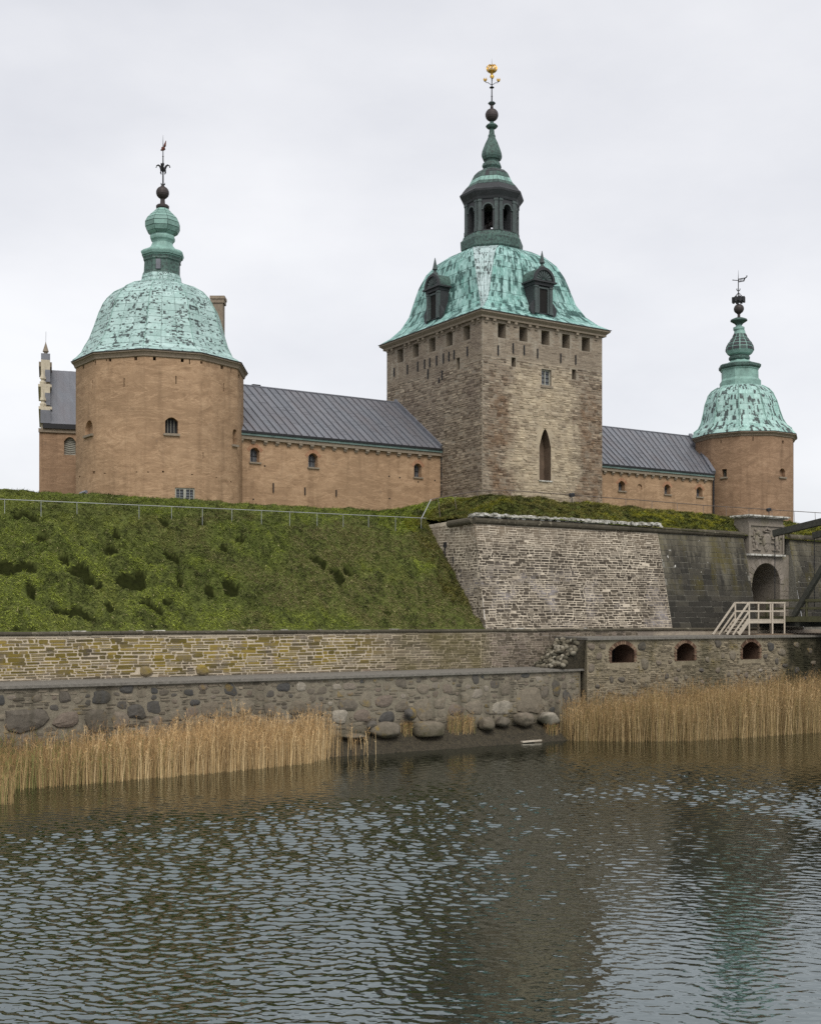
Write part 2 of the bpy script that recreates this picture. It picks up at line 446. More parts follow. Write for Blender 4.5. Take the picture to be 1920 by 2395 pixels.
MAT['brick'] = mk_stone("red_brick", [(0.0, (0.095, 0.058, 0.040)), (0.5, (0.175, 0.105, 0.070)), (1.0, (0.26, 0.185, 0.125))])
MAT['brick_pale'] = mk_stone("faded_brick", [(0.0, (0.32, 0.165, 0.098)), (1.0, (0.40, 0.235, 0.145))])
MAT['coping'] = mk_stone("gravelly_concrete", [(0, (0.15, 0.138, 0.118)), (1, (0.22, 0.203, 0.175))], bump=0.03, grain=(.55, 1.3))
MAT['cobble'] = mk_stone("cobble", [(0.0, (0.055, 0.052, 0.038)), (0.5, (0.16, 0.138, 0.098)), (1.0, (0.33, 0.30, 0.235))])

def simple(name, col, rough=0.8, var=0.25, sc=4.0, metal=0.0, spec=0.3, bd=0.01):
    t = NT(name, rough, spec); t.b.inputs["Metallic"].default_value = metal
    n = t.noise(sc, 5, 0.6)
    c = t.ramp(n, [(0.25, tuple(q * (1 - var) for q in col)), (0.75, tuple(min(1, q * (1 + var)) for q in col))])
    return t.out(c, n, bd, 0.4)
MAT['dark'] = simple("dark_interior", (0.012, 0.011, 0.010), 0.95)
MAT['niche'] = simple("dark_brown_plaster", (0.125, 0.088, 0.062), 0.95, 0.35, 1.2)
MAT['iron'] = simple("black_iron", (0.018, 0.018, 0.02), 0.6)
MAT['bronze'] = simple("aged_bronze", (0.05, 0.04, 0.038), 0.55, 0.35, 2.0, 0.2)
MAT['rail'] = simple("galvanised_rail", (0.34, 0.35, 0.34), 0.45, 0.15, 3, 0.5)
MAT['rail_dark'] = simple("brown_steel_rail", (0.13, 0.105, 0.09), 0.55, 0.2, 3, 0.4)
MAT['wood_pale'] = simple("pale_timber", (0.44, 0.385, 0.31), 0.85, 0.25, 7)
MAT['wood_dark'] = simple("tarred_timber", (0.045, 0.045, 0.036), 0.8, 0.35, 5)
MAT['wood_moss'] = simple("mossy_timber", (0.075, 0.072, 0.038), 0.85, 0.35, 3)
MAT['wood_path'] = simple("brown_boards", (0.20, 0.15, 0.105), 0.9, 0.25, 3)
MAT['shutter'] = simple("weathered_shutter", (0.155, 0.15, 0.125), 0.85, 0.2, 6)
MAT['frame'] = simple("grey_green_frame", (0.30, 0.295, 0.25), 0.7, 0.12, 6)
MAT['cream'] = simple("cream_sandstone", (0.47, 0.415, 0.315), 0.9, 0.18, 3)
MAT['gold'] = simple("gilded_metal", (0.62, 0.38, 0.09), 0.35, 0.2, 4, 0.85)
MAT['red_rust'] = simple("rusty_red_metal", (0.13, 0.045, 0.03), 0.6)
MAT['soil'] = simple("dark_soil", (0.028, 0.022, 0.014), 1.0, 0.4, 3, bd=0.05)
t = NT("leaded_glass", 0.12, 0.5)
MAT['glass'] = t.out(t.ramp(t.noise(6), [(0.3, (0.05, 0.055, 0.062)), (0.7, (0.13, 0.14, 0.15))]))

def mk_roof():
    t = NT("standing_seam_metal", 0.5, 0.45)
    a = t.along()
    n = t.noise(0.5, 5, 0.6, t.mapv(a, (1.4, 0.5, 0.5))); f = t.noise(7, 4, 0.6)
    c = t.mix(t.attr("tint"), (0.105, 0.112, 0.128), (0.165, 0.172, 0.192))
    c = t.mix(t.ramp(n, [(0.4, 0.0), (0.7, 0.5)]), c, (0.135, 0.112, 0.112))
    st = t.noise(1.2, 4, 0.65, t.mapv(a, (4.5, 0.35, 0.35)))
    c = t.mix(t.ramp(st, [(0.5, 0.0), (0.72, 0.35)]), c, (0.21, 0.218, 0.232))
    c = t.mix(t.ramp(f, [(0.3, 0.28), (0.6, 0.0)]), c, (0.07, 0.075, 0.085))
    return t.out(c, f, 0.008, 0.5)
MAT['roof'] = mk_roof()
MAT['lead'] = simple("lead_flashing", (0.135, 0.14, 0.16), 0.45, 0.25, 1.5, 0.0, 0.5)
MAT['gutter'] = simple("green_gutter", (0.13, 0.19, 0.175), 0.6, 0.4, 1.0)

def mk_copper(name, base, pale, dark, lo, hi, usc, streak=0.3, fine=1.0):
    """verdigris copper; UV: one unit per sheet"""
    t = NT(name, 0.62, 0.3)
    uv = t.n.new("ShaderNodeUVMap").outputs[0]
    a = t.along()
    c = t.mix(t.ramp(t.noise(0.7, 5, 0.65), [(0.3, 0.0), (0.7, 1.0)]), base, pale)
    c = t.mix(t.ramp(t.attr("tint"), [(0.0, 0.42), (0.5, 0.0)]), c, tuple(q * 0.62 for q in base))
    st = t.noise(1.0, 4, 0.65, t.mapv(a, (5.0, 5.0, 0.5)))
    c = t.mix(t.ramp(st, [(0.5, 0.0), (0.7, streak)]), c, tuple(min(1, q * 1.35) for q in pale))
    # bare brown-black patches: blocky inside each sheet, clustered
    du = t.n.new("ShaderNodeVectorMath"); du.operation = 'MULTIPLY_ADD'
    wn3 = t.n.new("ShaderNodeTexNoise"); wn3.inputs['Scale'].default_value = 3.3; wn3.inputs['Detail'].default_value = 3
    t.l.new(uv, wn3.inputs['Vector']); t.l.new(wn3.outputs['Color'], du.inputs[0]); du.inputs[1].default_value = (0.22, 0.22, 0); t.l.new(uv, du.inputs[2])
    sn = t.n.new("ShaderNodeVectorMath"); sn.operation = 'SNAP'; t.l.new(du.outputs[0], sn.inputs[0]); sn.inputs[1].default_value = (1 / usc[0], 1 / usc[1], 1)
    wh = t.n.new("ShaderNodeTexWhiteNoise"); wh.noise_dimensions = '2D'; t.l.new(sn.outputs[0], wh.inputs['Vector'])
    clu = t.noise(0.8, 3, 0.65, t.mapv(uv, (1, 1, 1)))
    blk = t.noise(1.0, 3, 0.7, t.mapv(uv, (usc[0] * .8, usc[1] * .8, 1)))
    m = t.math('ADD', t.math('MULTIPLY', wh.outputs[0], 0.22), t.math('MULTIPLY', clu, 0.55))
    m = t.math('ADD', m, t.math('MULTIPLY', blk, 0.40))
    c = t.mix(t.ramp(m, [(lo, 0.0), (hi, 0.93)]), c, dark)
    f = t.noise(14 * fine, 4, 0.6)
    c = t.mix(t.ramp(f, [(0.3, 0.22), (0.55, 0.0)]), c, tuple(q * 0.5 for q in base))
    return t.out(c, t.math('ADD', t.math('MULTIPLY', f, 0.5), blk), 0.012, 0.5)
MAT['copper_left'] = mk_copper("verdigris_patchy", (0.275, 0.415, 0.380), (0.42, 0.555, 0.53), (0.032, 0.040, 0.040), 0.645, 0.665, (5.0, 4.0), 0.45)
MAT['copper_main'] = mk_copper("verdigris_streaky", (0.14, 0.325, 0.28), (0.34, 0.515, 0.485), (0.026, 0.070, 0.062), 0.575, 0.66, (2.2, 1.6), 0.95)
MAT['copper_corner'] = mk_copper("verdigris_bleached", (0.31, 0.43, 0.41), (0.42, 0.505, 0.505), (0.05, 0.06, 0.06), 0.645, 0.665, (5, 4), 0.5)
MAT['copper_right'] = mk_copper("verdigris_fresh", (0.235, 0.41, 0.36), (0.40, 0.56, 0.52), (0.03, 0.033, 0.034), 0.635, 0.65, (4.0, 1.0), 0.8)
def mk_copper_plain(name, base, dark, lo, hi):
    t = NT(name, 0.6, 0.3)
    n = t.noise(1.1, 5, 0.7); f = t.noise(6, 5, 0.65)
    c = t.ramp(n, [(0.3, tuple(q * 0.72 for q in base)), (0.7, tuple(q * 1.2 for q in base))])
    c = t.mix(t.ramp(f, [(lo, 0.0), (hi, 0.9)]), c, dark)
    c = t.mix(t.ramp(t.attr("tint"), [(0.0, 0.5), (0.5, 0.0)]), c, dark)
    return t.out(c, f, 0.02, 0.5)
MAT['copper_plain'] = mk_copper_plain("verdigris_plain", (0.215, 0.355, 0.31), (0.06, 0.105, 0.09), 0.55, 0.75)
MAT['copper_dull'] = mk_copper_plain("verdigris_dull", (0.072, 0.128, 0.108), (0.028, 0.036, 0.034), 0.45, 0.62)  # darker, duller verdigris for the spire, drums and mouldings
MAT['copper_black'] = mk_copper_plain("blackened_copper", (0.062, 0.078, 0.075), (0.17, 0.30, 0.25), 0.62, 0.74)
MAT['copper_soot'] = mk_copper_plain("sooty_copper", (0.036, 0.038, 0.04), (0.09, 0.16, 0.135), 0.66, 0.8)

# ------------------------------------------------------------------ wall builders
def arch_pts(h, n=8):
    """outline over an opening, left spring to right spring"""
    u0, u1, v1 = h['u0'], h['u1'], h['v1']; c = (u0 + u1) / 2; r = (u1 - u0) / 2; k = h.get('kind', 'rect')
    if k == 'arch': return [(c - r * math.cos(math.pi * i / n), v1 - r + r * math.sin(math.pi * i / n)) for i in range(n + 1)]
    if k == 'seg':
        g = h.get('rise', r * 0.5)
        return [(u0 + 2 * r * i / n, v1 - g + g * (1 - (2 * i / n - 1) ** 2)) for i in range(n + 1)]
    if k == 'point':
        g = h.get('rise', r * 1.9)
        return [(u0 + 2 * r * i / n, v1 - g + g * (1 - abs(2 * i / n - 1) ** 1.7)) for i in range(n + 1)]
    return [(u0, v1), (u1, v1)]

def holed_wall(mb, pl, u0, u1, v0, v1, holes, w=0.0, depth=0.5, tint=0.5, rev=None, step=None):
    us = sorted({u0, u1} | {x for h in holes for x in (h['u0'], h['u1']) if u0 < x < u1})
    vs = sorted({v0, v1} | {x for h in holes for x in (h['v0'], h['v1']) if v0 < x < v1})
    for i in range(len(us) - 1):
        for j in range(len(vs) - 1):
            cu, cv = (us[i] + us[i + 1]) / 2, (vs[j] + vs[j + 1]) / 2
            if any(h['u0'] < cu < h['u1'] and h['v0'] < cv < h['v1'] for h in holes): continue
            mb.quad(pl.pt(us[i], vs[j], w), pl.pt(us[i + 1], vs[j], w), pl.pt(us[i + 1], vs[j + 1], w), pl.pt(us[i], vs[j + 1], w), tint)
    r = rev if rev is not None else mb
    for h in holes:
        d = h.get('depth', depth); top = arch_pts(h)
        for a, b in zip(top[:-1], top[1:]):
            if h.get('kind', 'rect') != 'rect':
                mb.quad(pl.pt(a[0], a[1], w), pl.pt(b[0], b[1], w), pl.pt(b[0], h['v1'] , w), pl.pt(a[0], h['v1'], w), tint)
        loop = [(h['u0'], h['v0'])] + top + [(h['u1'], h['v0'])]
        for a, b in zip(loop, loop[1:] + loop[:1]):
            r.quad(pl.pt(a[0], a[1], w), pl.pt(a[0], a[1], w - d), pl.pt(b[0], b[1], w - d), pl.pt(b[0], b[1], w), tint)
    return mb

def hole_fill(name, pl, h, mat, parent, back=None):
    d = back if back is not None else h.get('depth', 0.5) - 0.01
    mb = MB()
    loop = [(h['u0'], h['v0'])] + arch_pts(h) + [(h['u1'], h['v0'])]
    a = [pl.pt(q[0], q[1], -d) for q in loop]; b = [pl.pt(q[0], q[1], -d - 0.06) for q in loop]
    mb.prism(b, a)
    return part(name, mb, mat, parent)

def hole_px(pl, x0, x1, y0, y1, kind='rect', depth=0.5, **k):
    ya = (y0 + y1) / 2; xa = (x0 + x1) / 2
    u0, u1 = pl.hit(x0, ya)[0], pl.hit(x1, ya)[0]
    d = dict(u0=min(u0, u1), u1=max(u0, u1), v0=pl.hit(xa, y1)[1], v1=pl.hit(xa, y0)[1], kind=kind, depth=depth); d.update(k)
    return d

def in_hole(holes, u0, u1, v0, v1, m=0.0):
    for h in holes:
        if u1 > h['u0'] - m and u0 < h['u1'] + m and v1 > h['v0'] - m and v0 < h['v1'] + m: return True
    return False

def courses(u0, u1, v0, v1, hm, lm, holes=(), hj=0.25, lj=0.5, gap=0.03, keep=None, wob=0.0, irr=0.0):
    """rows of stones: rectangles (u0,u1,v0,v1)"""
    out = []; v = v0
    while v < v1 - hm * 0.4:
        h = hm * random.uniform(1 - hj, 1 + hj)
        if v + h > v1: h = v1 - v
        u = u0 - random.random() * lm
        while u < u1:
            l = lm * random.uniform(1 - lj, 1 + lj)
            a, b = max(u, u0), min(u + l, u1)
            dv = wob * (vnoise(u * 0.35 + 3, v * 0.2) - 0.5)
            if irr:
                ja, jb = random.gauss(0, .07) * h * irr, random.gauss(0, .07) * h * irr
            else: ja = jb = 0
            qs = [(a + gap / 2, b - gap / 2, v + gap / 2 + dv + ja, v + h - gap / 2 + dv + jb)]
            if irr and random.random() < .14 * irr:
                k = v + h * random.uniform(.4, .6) + dv; qs = [(a + gap / 2, b - gap / 2, v + gap / 2 + dv, k - gap * .35), (a + gap / 2, b - gap / 2, k + gap * .35, v + h - gap / 2 + dv)]
            elif irr and random.random() < .08 * irr and out and v > v0:
                qs = [(a + gap / 2, b - gap / 2, v + gap / 2 + dv - h * .3, v + h - gap / 2 + dv)]
            for q in qs:
                if b - a > lm * 0.2 and not in_hole(holes, *q) and (keep is None or keep((a + b) / 2, v + h / 2)): out.append(q)
            u += l
        v += h
    return out

def stone_shape(mb, pl, q, d, round_=0.3, jit=0.1, w0=-0.02, tint=0.5, inset=0.84, tilt=0.25):
    u0, u1, v0, v1 = q; l = u1 - u0; h = v1 - v0
    c = min(l, h) * round_
    pts = [(u0 + c, v0), (u1 - c, v0), (u1, v0 + c), (u1, v1 - c), (u1 - c, v1), (u0 + c, v1), (u0, v1 - c), (u0, v0 + c)]
    j = min(l, h) * jit
    pts = [(a + random.uniform(-j, j), b + random.uniform(-j, j)) for a, b in pts]
    cu, cv = (u0 + u1) / 2, (v0 + v1) / 2
    a = [pl.pt(x, y, w0) for x, y in pts]
    iu = 1 - (1 - inset) * min(1, h / l) if l > h else inset
    b = [pl.pt(cu + (x - cu) * iu, cv + (y - cv) * inset, d * random.uniform(1 - tilt, 1 + tilt)) for x, y in pts]
    n = 8
    mb.add(a + b, [(i, (i + 1) % n, n + (i + 1) % n, n + i) for i in range(n)] + [tuple(range(n, 2 * n))], tint)

def boulder_shape(mb, pl, cu, cv, ru, rv, d, tint, n=11, sq=2.6):
    a0 = random.random() * 6
    ang = [2 * math.pi * (i + random.uniform(-0.25, 0.25)) / n for i in range(n)]
    rs = []; l1, l2, l3 = [random.uniform(0, 6.28) for _ in range(3)]
    for t_ in ang:
        k = (abs(math.cos(t_)) ** sq + abs(math.sin(t_)) ** sq) ** (-1 / sq) * (1 + .10 * math.sin(2 * t_ + l1) + .08 * math.sin(3 * t_ + l2)) * random.uniform(0.93, 1.07)
        rs.append((math.cos(t_) * ru * k, math.sin(t_) * rv * k))
    def rg(f, w): return [pl.pt(cu + x * f, cv + y * f, w * random.uniform(0.9, 1.1)) for x, y in rs]
    vs = rg(1.0, -0.03) + rg(0.9, d * 0.55) + rg(0.55, d * 0.95) + [pl.pt(cu + random.uniform(-.1, .1) * ru, cv + random.uniform(-.1, .1) * rv, d)]
    fs = []
    for k in range(2):
        fs += [(k * n + i, k * n + (i + 1) % n, (k + 1) * n + (i + 1) % n, (k + 1) * n + i) for i in range(n)]
    fs += [(2 * n + i, 2 * n + (i + 1) % n, 3 * n) for i in range(n)]
    mb.add(vs, fs, tint)

def lay(parent, pl, rects, mat, name='stone', depth=(0.02, 0.06), n_parts=300, tint_fn=None, **k):
    """the largest in view become parts, the rest one part of kind stuff"""
    def seen(q):
        x, y, z = pl.pt((q[0] + q[1]) / 2, (q[2] + q[3]) / 2)
        px = x / y * F
        return ((q[1] - q[0]) * (q[3] - q[2]) / y ** 2) if abs(px) < 1000 else 0.0
    rects = sorted(rects, key=lambda q: -seen(q))
    rest = MB()
    for i, q in enumerate(rects):
        tn = tint_fn(q) if tint_fn else random.random()
        d = random.uniform(*depth)
        if i < n_parts and seen(q) > 0:
            mb = MB(); stone_shape(mb, pl, q, d, tint=tn, **k); part(name, mb, mat, parent)
        else:
            stone_shape(rest, pl, q, d, tint=tn, **k)
    if rest.f: part(name + "_courses", rest, mat, parent, kind='stuff')

# ================================================================== THE SETTING: water, terrain
t = NT("moat_water", 0.018, 0.5)
t.b.inputs["IOR"].default_value = 2.8
t.b.inputs["Specular Tint"].default_value = (0.82, 0.97, 0.99, 1)
w3 = t.noise(5.5, 2, 0.5, t.mapv(t.pos, (0.7, 1.2, 1)))
MAT['water'] = t.out(t.ramp(t.noise(0.12, 3), [(0.3, (0.007, 0.009, 0.005)), (0.7, (0.011, 0.012, 0.006))]), w3, 0.006, 1.0)
g = MB()      # flat sheet out to the horizon, round the rippled part of the moat
yn, yf = 15.0, 80.0
for q in (((-1500, -40), (1500, -40), (1500, yn), (-1500, yn)), ((-1500, yf), (1500, yf), (1500, 3000), (-1500, 3000)), ((-1500, yn), (-.62 * yn, yn), (-.62 * yf, yf), (-1500, yf)), ((.62 * yn, yn), (1500, yn), (1500, yf), (.62 * yf, yf))):
    g.poly([(x, y, 0) for x, y in q])
part("moat_water", g, MAT['water'], None, kind='structure')
NR, NC = 1050, 960
yy = 1 / np.linspace(1 / yn, 1 / yf, NR); xx = np.linspace(-.62, .62, NC)
Yw, Tw = np.meshgrid(yy, xx, indexing='ij'); Xw = Yw * Tw
Hw = np.zeros_like(Xw); rw = np.random.default_rng(23)
wx = Xw + 0.5 * (fbm(Xw * .35, Yw * .35, 2) - .5); wy = Yw + 0.7 * (fbm(Xw * .3 + 40, Yw * .4 + 9, 2) - .5)
for k in range(60):
    lam = 0.10 * (0.62 / 0.10) ** rw.random(); th = rw.normal(0, 0.45) + 0.22
    kx, ky = math.sin(th) * 2 * math.pi / lam, math.cos(th) * 2 * math.pi / lam
    amp = 0.0030 * (lam / 0.6) ** 0.85; phs = kx * wx + ky * wy + rw.random() * 6.283
    sm = np.clip((lam * Yw ** -1 * 100 - .55) / .5, 0, 1)
    Hw += amp * sm * (np.sin(phs) + 0.25 * np.sin(2 * phs + 1.57))
gust = 0.28 + 1.15 * sst(0.30, 0.68, fbm(Xw * .085 + 3.3, Yw * .06 + 8.1, 3))
pw = (Xw - O0[0]) * DL[0] + (Yw - O0[1]) * DL[1]
gust = gust * (0.9 + 0.3 * sst(-1.5, -6, pw)) * (0.62 + .73 * sst(20, 46, Yw))
edge = np.minimum(sst(0.62, 0.60, np.abs(Tw)), np.minimum(sst(yn, yn + 1, Yw), sst(yf, yf - 3, Yw)))
Vw = np.stack([Xw, Yw, Hw * gust * edge], -1).reshape(-1, 3); idx = np.arange(NR * NC).reshape(NR, NC)
Fw = np.stack([idx[:-1, :-1], idx[:-1, 1:], idx[1:, 1:], idx[1:, :-1]], -1).reshape(-1, 4)
mesh_np("rippled_water", Vw, Fw, MAT['water'], kind='structure', smooth=True)

def prof(p, pts):
    return np.interp(p, [q[0] for q in pts], [q[1] for q in pts])
LEFTP = [(3.7, -0.62), (4.0, -0.5), (6.6, 2.25), (9.4, 5.05), (10.2, 5.55), (11.3, 6.1), (12.5, 6.45), (14.0, 6.5)]
RIGHTP = [(4.7, 5.72), (5.3, 5.85), (6.2, 6.45), (7.6, 7.1), (9.0, 7.42), (11.5, 7.42), (14.0, 6.5)]
def ground(s, p):
    s = np.asarray(s, float); p = np.asarray(p, float)
    L = prof(p, LEFTP); Rr = prof(p, RIGHTP)
    Rr = Rr - 0.02 * np.clip(s - 4, 0, 40)
    far = L + (Rr - L) * sst(-5.0, 1.5, s)
    near_r = 5.7 + (Rr - 5.7) * sst(-2.2, 2.2, s)
    near = np.where(s < -2.0, L, near_r)
    t_ = sst(9.0, 11.0, p)
    return near + (far - near) * t_
PITS = [(57, 1202, 1.1, .3), (18, 1321, 2.2, .35), (60, 1316, .8, .3), (185, 1332, 1.0, .35), (205, 1348, .7, .3), (259, 1281, .6, .35), (307, 1356, 1.2, .4), (402, 1299, .7, .32), (381, 1221, .5, .22),
        (541, 1373, .7, .5), (493, 1381, .5, .3), (163, 1434, 1.3, .25), (210, 1448, .8, .2), (363, 1425, .6, .4), (72, 1381, .35, .3), (526, 1284, .5, .3), (747, 1318, .9, .25), (789, 1341, .7, .3),
        (815, 1332, .5, .2), (275, 1245, .35, .25), (472, 1221, .4, .2), (400, 1400, .8, .25), (255, 1415, .4, .35), (150, 1303, .45, .25), (620, 1300, .6, .16), (100, 1250, .5, .15), (330, 1340, .5, .3),
        (420, 1353, .3, .2), (230, 1360, .3, .2), (560, 1262, .5, .2), (345, 1400, .6, .2), (640, 1420, .7, .15), (60, 1470, .9, .15), (880, 1300, .5, .15), (700, 1400, .4, .15), (905, 1425, .5, .2)]
def pit_list():
    out = []
    for x, y, w, h in PITS:
        best = None
        for p in np.arange(3.8, 14, 0.03):
            s, z = front(p).hit(x, y)
            if z <= float(ground(s, p)): best = (s, p, w, h); break
        if best: out.append(best)
    return out
PIT = pit_list()
def pit_depth(s, p):
    d = np.zeros(np.shape(s))
    for a, b, w, h in PIT:
        wob = 0.5 + 0.85 * vnoise(np.asarray(s) * 0.9 + a, np.asarray(p) * 1.6 + b)
        q = ((s - a) / (w * 0.66)) ** 2 + ((p - b) / (h * 1.15)) ** 2
        d = np.maximum(d, sst(0, 1, 1.3 * (1.25 - q / wob)))
    return d
def hummock(s, p):
    n = fbm(np.asarray(s) * 0.9, np.asarray(p) * 1.5, 4) - 0.5
    m = fbm(np.asarray(s) * 3.1 + 40, np.asarray(p) * 4.4 + 9, 3) - 0.5
    k = 1 - np.abs(2 * fbm(np.asarray(s) * 0.8 + 7, np.asarray(p) * 1.9 + 3, 3) - 1)
    f = fbm(np.asarray(s) * 5.5 + 4, np.asarray(p) * 8.0 + 60, 2) - 0.5
    return (0.72 * n + 0.44 * m + 0.40 * (k - 0.75) + 0.08 * f) * (1 - 0.62 * sst(8.6, 9.8, p))
MAT['turf'] = (lambda t: t.out(t.mix(1.0, t.attr('tintcol', 'Color'), t.ramp(t.noise(3.5, 6, 0.7), [(0.3, (0.048, 0.054, 0.018)), (0.55, (0.095, 0.112, 0.03)), (0.8, (0.15, 0.145, 0.055))]), 'MULTIPLY'), t.noise(9, 4, 0.7), 0.06, 0.9))(NT("turf", 1.0, 0.05))
def turf(name, s0, s1, p0, p1, ds, dp, bump=1.0, pits=False, mat=None):
    S, Pp = np.meshgrid(np.arange(s0, s1 + ds, ds), np.arange(p0, p1 + dp, dp), indexing='ij')
    S = np.minimum(S, s1)
    Z = ground(np.where(S >= -2.0, np.minimum(S, -2.001), S) if s1 == -2.0 else S, Pp) + bump * hummock(S, Pp) * sst(p0 - 0.05, p0 + 0.7, Pp)
    if pits: Z = Z - 0.30 * pit_depth(S, Pp)
    X = O0[0] + DR[0] * S + DL[0] * Pp; Y = O0[1] + DR[1] * S + DL[1] * Pp
    V = np.stack([X, Y, Z + EYE], -1).reshape(-1, 3)
    ni, nj = S.shape; idx = np.arange(ni * nj).reshape(ni, nj)
    Fa = np.stack([idx[:-1, :-1], idx[1:, :-1], idx[1:, 1:], idx[:-1, 1:]], -1).reshape(-1, 4)
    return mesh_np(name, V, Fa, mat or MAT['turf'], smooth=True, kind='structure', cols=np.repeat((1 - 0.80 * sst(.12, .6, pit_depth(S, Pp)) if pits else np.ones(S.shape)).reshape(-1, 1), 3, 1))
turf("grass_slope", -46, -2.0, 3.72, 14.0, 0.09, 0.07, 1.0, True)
turf("grass_mound", -2.0, 48, 4.75, 14.0, 0.12, 0.09, 0.6)
turf("castle_ground", -160, 160, 14.0, 150, 4.0, 4.0, 0.0)

# grass blades: one mass
def blades(s, p, n_per, length, width, kind):
    n = len(s); s = np.repeat(s, n_per) + rng.normal(0, 0.06, n * n_per); p = np.repeat(p, n_per) + rng.normal(0, 0.06, n * n_per)
    if kind == 'left':
        ok = ((s < -2.0) | (p > 9.9)) & ((pit_depth(s, p) < 0.22) | (rng.random(len(s)) < .10)); s, p = s[ok], p[ok]
    else:
        ok = (p > 4.85 + 0.45 * sst(10.5, 9, s) * rng.uniform(.6, 1.3, n * n_per)) ; s, p = s[ok], p[ok]
    n = len(s)
    z = ground(s, p) + (1.0 if kind == 'left' else 0.6) * hummock(s, p) * sst(3.7 if kind == 'left' else 4.7, 4.4 if kind == 'left' else 5.4, p)
    pd = pit_depth(s, p) if kind == 'left' else np.zeros(n)
    if kind == 'left': z = z - 0.30 * pd
    L = length * rng.uniform(0.5, 1.3, n) * np.where(pd > 0.25, 0.35, 1.0); W = width * rng.uniform(0.6, 1.4, n)
    az = rng.uniform(0, 2 * np.pi, n)
    ds_, dp_ = np.cos(az) * 0.8, np.sin(az) * 0.5 - 0.75           # lie down the slope
    up = rng.uniform(0.05, 0.5, n)
    if kind == 'left': dz_ = up + dp_ * 0.85
    else: dz_ = up + dp_ * 0.25
    k = L / np.sqrt(ds_ ** 2 + dp_ ** 2 + dz_ ** 2)
    def xyz(s_, p_, z_): return np.stack([O0[0] + DR[0] * s_ + DL[0] * p_, O0[1] + DR[1] * s_ + DL[1] * p_, z_ + EYE], -1)
    b = rng.uniform(0, 2 * np.pi, n); ws, wp = np.cos(b) * W / 2, np.sin(b) * W / 2
    a0 = xyz(s - ws, p - wp, z - 0.02); a1 = xyz(s + ws, p + wp, z - 0.02)
    c = xyz(s + ds_ * k, p + dp_ * k, z + dz_ * k)
    V = np.stack([a0, a1, c], 1).reshape(-1, 3); Fa = np.arange(3 * n).reshape(n, 3)
    big = fbm(s * 0.28, p * 0.5, 4); mid = fbm(s * 1.4 + 50, p * 1.8, 3); r = rng.random(n)
    green = np.array([0.112, 0.142, 0.032]); lush = np.array([0.225, 0.262, 0.045]); dry = np.array([0.165, 0.142, 0.068]); dark = np.array([0.040, 0.046, 0.017]); straw = np.array([0.28, 0.25, 0.12])
    if kind == 'right': lush = np.array([0.27, 0.26, 0.036]); green = np.array([0.135, 0.138, 0.032])
    fine = fbm(s * 3.3 + 20, p * 5.0 + 70, 3)
    col = green[None] + (lush - green)[None] * sst(0.43, 0.57, 0.30 * big + 0.45 * mid + 0.25 * fine)[:, None]
    dr_ = sst(0.45, 0.56, fbm(s * 0.22 + 90, p * 0.35 + 11, 4))[:, None] * (0.75 if kind == 'left' else 0.6)
    if kind == 'left': dr_ = dr_ * np.clip(0.3 + 0.9 * sst(-26, -14, s), 0, 1.2)[:, None]
    col = col + (dry[None] - col) * np.clip(dr_, 0, 1)
    col = col + (dark[None] - col) * (sst(0.50, 0.36, 0.5 * mid + 0.5 * fine) * 0.9)[:, None]  # dark tufts put into the colour for mossy, shaded hollows
    col = np.where((r < 0.05)[:, None], straw[None], col) * rng.uniform(0.8, 1.2, n)[:, None] * (1.36 if kind == 'left' else 1.25)
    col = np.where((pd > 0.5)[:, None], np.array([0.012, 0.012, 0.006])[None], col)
    return V, Fa, np.repeat(col, 3, 0)
t = NT("grass_blades", 0.9, 0.15)
MAT['blade'] = t.out(t.attr("tintcol", 'Color'))
def keep_clump(s, p):
    return rng.random(len(s)) < 0.45 + 0.75 * fbm(s * 1.1 + 5, p * 1.5 + 8, 3)
def field(name, kind, s0, s1, p0, p1, dens, **k):
    n = int((s1 - s0) * (p1 - p0) * dens)
    s = rng.uniform(s0, s1, n); p = rng.uniform(p0, p1, n)
    if kind == 'left': s = s[(k_ := keep_clump(s, p))]; p = p[k_]
    V, Fa, C = blades(s, p, 6, k['length'], k['width'], kind)
    return mesh_np(name, V, Fa, MAT['blade'], cols=C, kind='stuff')
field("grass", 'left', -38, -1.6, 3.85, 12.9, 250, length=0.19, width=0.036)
field("grass", 'right', -3.5, 34, 4.85, 10.4, 230, length=0.17, width=0.036)
field("grass", 'left', -5, 0.5, 9.6, 13.0, 200, length=0.26, width=0.04)

# shore strip
def shore_z(s, p):
    return prof(p, [(-5, -7.2), (-1.9, -6.6), (-1.25, -6.36), (-0.75, -6.02), (-0.25, -5.62), (0.4, -5.4), (4, -5.2)]) + 0.18 * (fbm(np.asarray(s) * 1.3, np.asarray(p) * 1.9, 4) - 0.5)
S, Pp = np.meshgrid(np.arange(-40, 40, 0.15), np.arange(-3.5, 0.61, 0.1), indexing='ij')
Z = shore_z(S, Pp)
V = np.stack([O0[0] + DR[0] * S + DL[0] * Pp, O0[1] + DR[1] * S + DL[1] * Pp, Z + EYE], -1).reshape(-1, 3)
ni, nj = S.shape; idx = np.arange(ni * nj).reshape(ni, nj)
Fa = np.stack([idx[:-1, :-1], idx[1:, :-1], idx[1:, 1:], idx[:-1, 1:]], -1).reshape(-1, 4)
t = NT("shore_mud", 0.85, 0.3)
n1 = t.noise(4, 5, 0.7); n2 = t.noise(16, 4, 0.7)
MAT['mud'] = t.out(t.mix(t.ramp(n2, [(0.5, 0.0), (0.7, 0.6)]), t.ramp(n1, [(0.3, (0.018, 0.015, 0.010)), (0.7, (0.055, 0.045, 0.028))]), (0.11, 0.09, 0.055)), n2, 0.05, 0.9)
mesh_np("shore_ground", V, Fa, MAT['mud'], kind='structure', smooth=True)

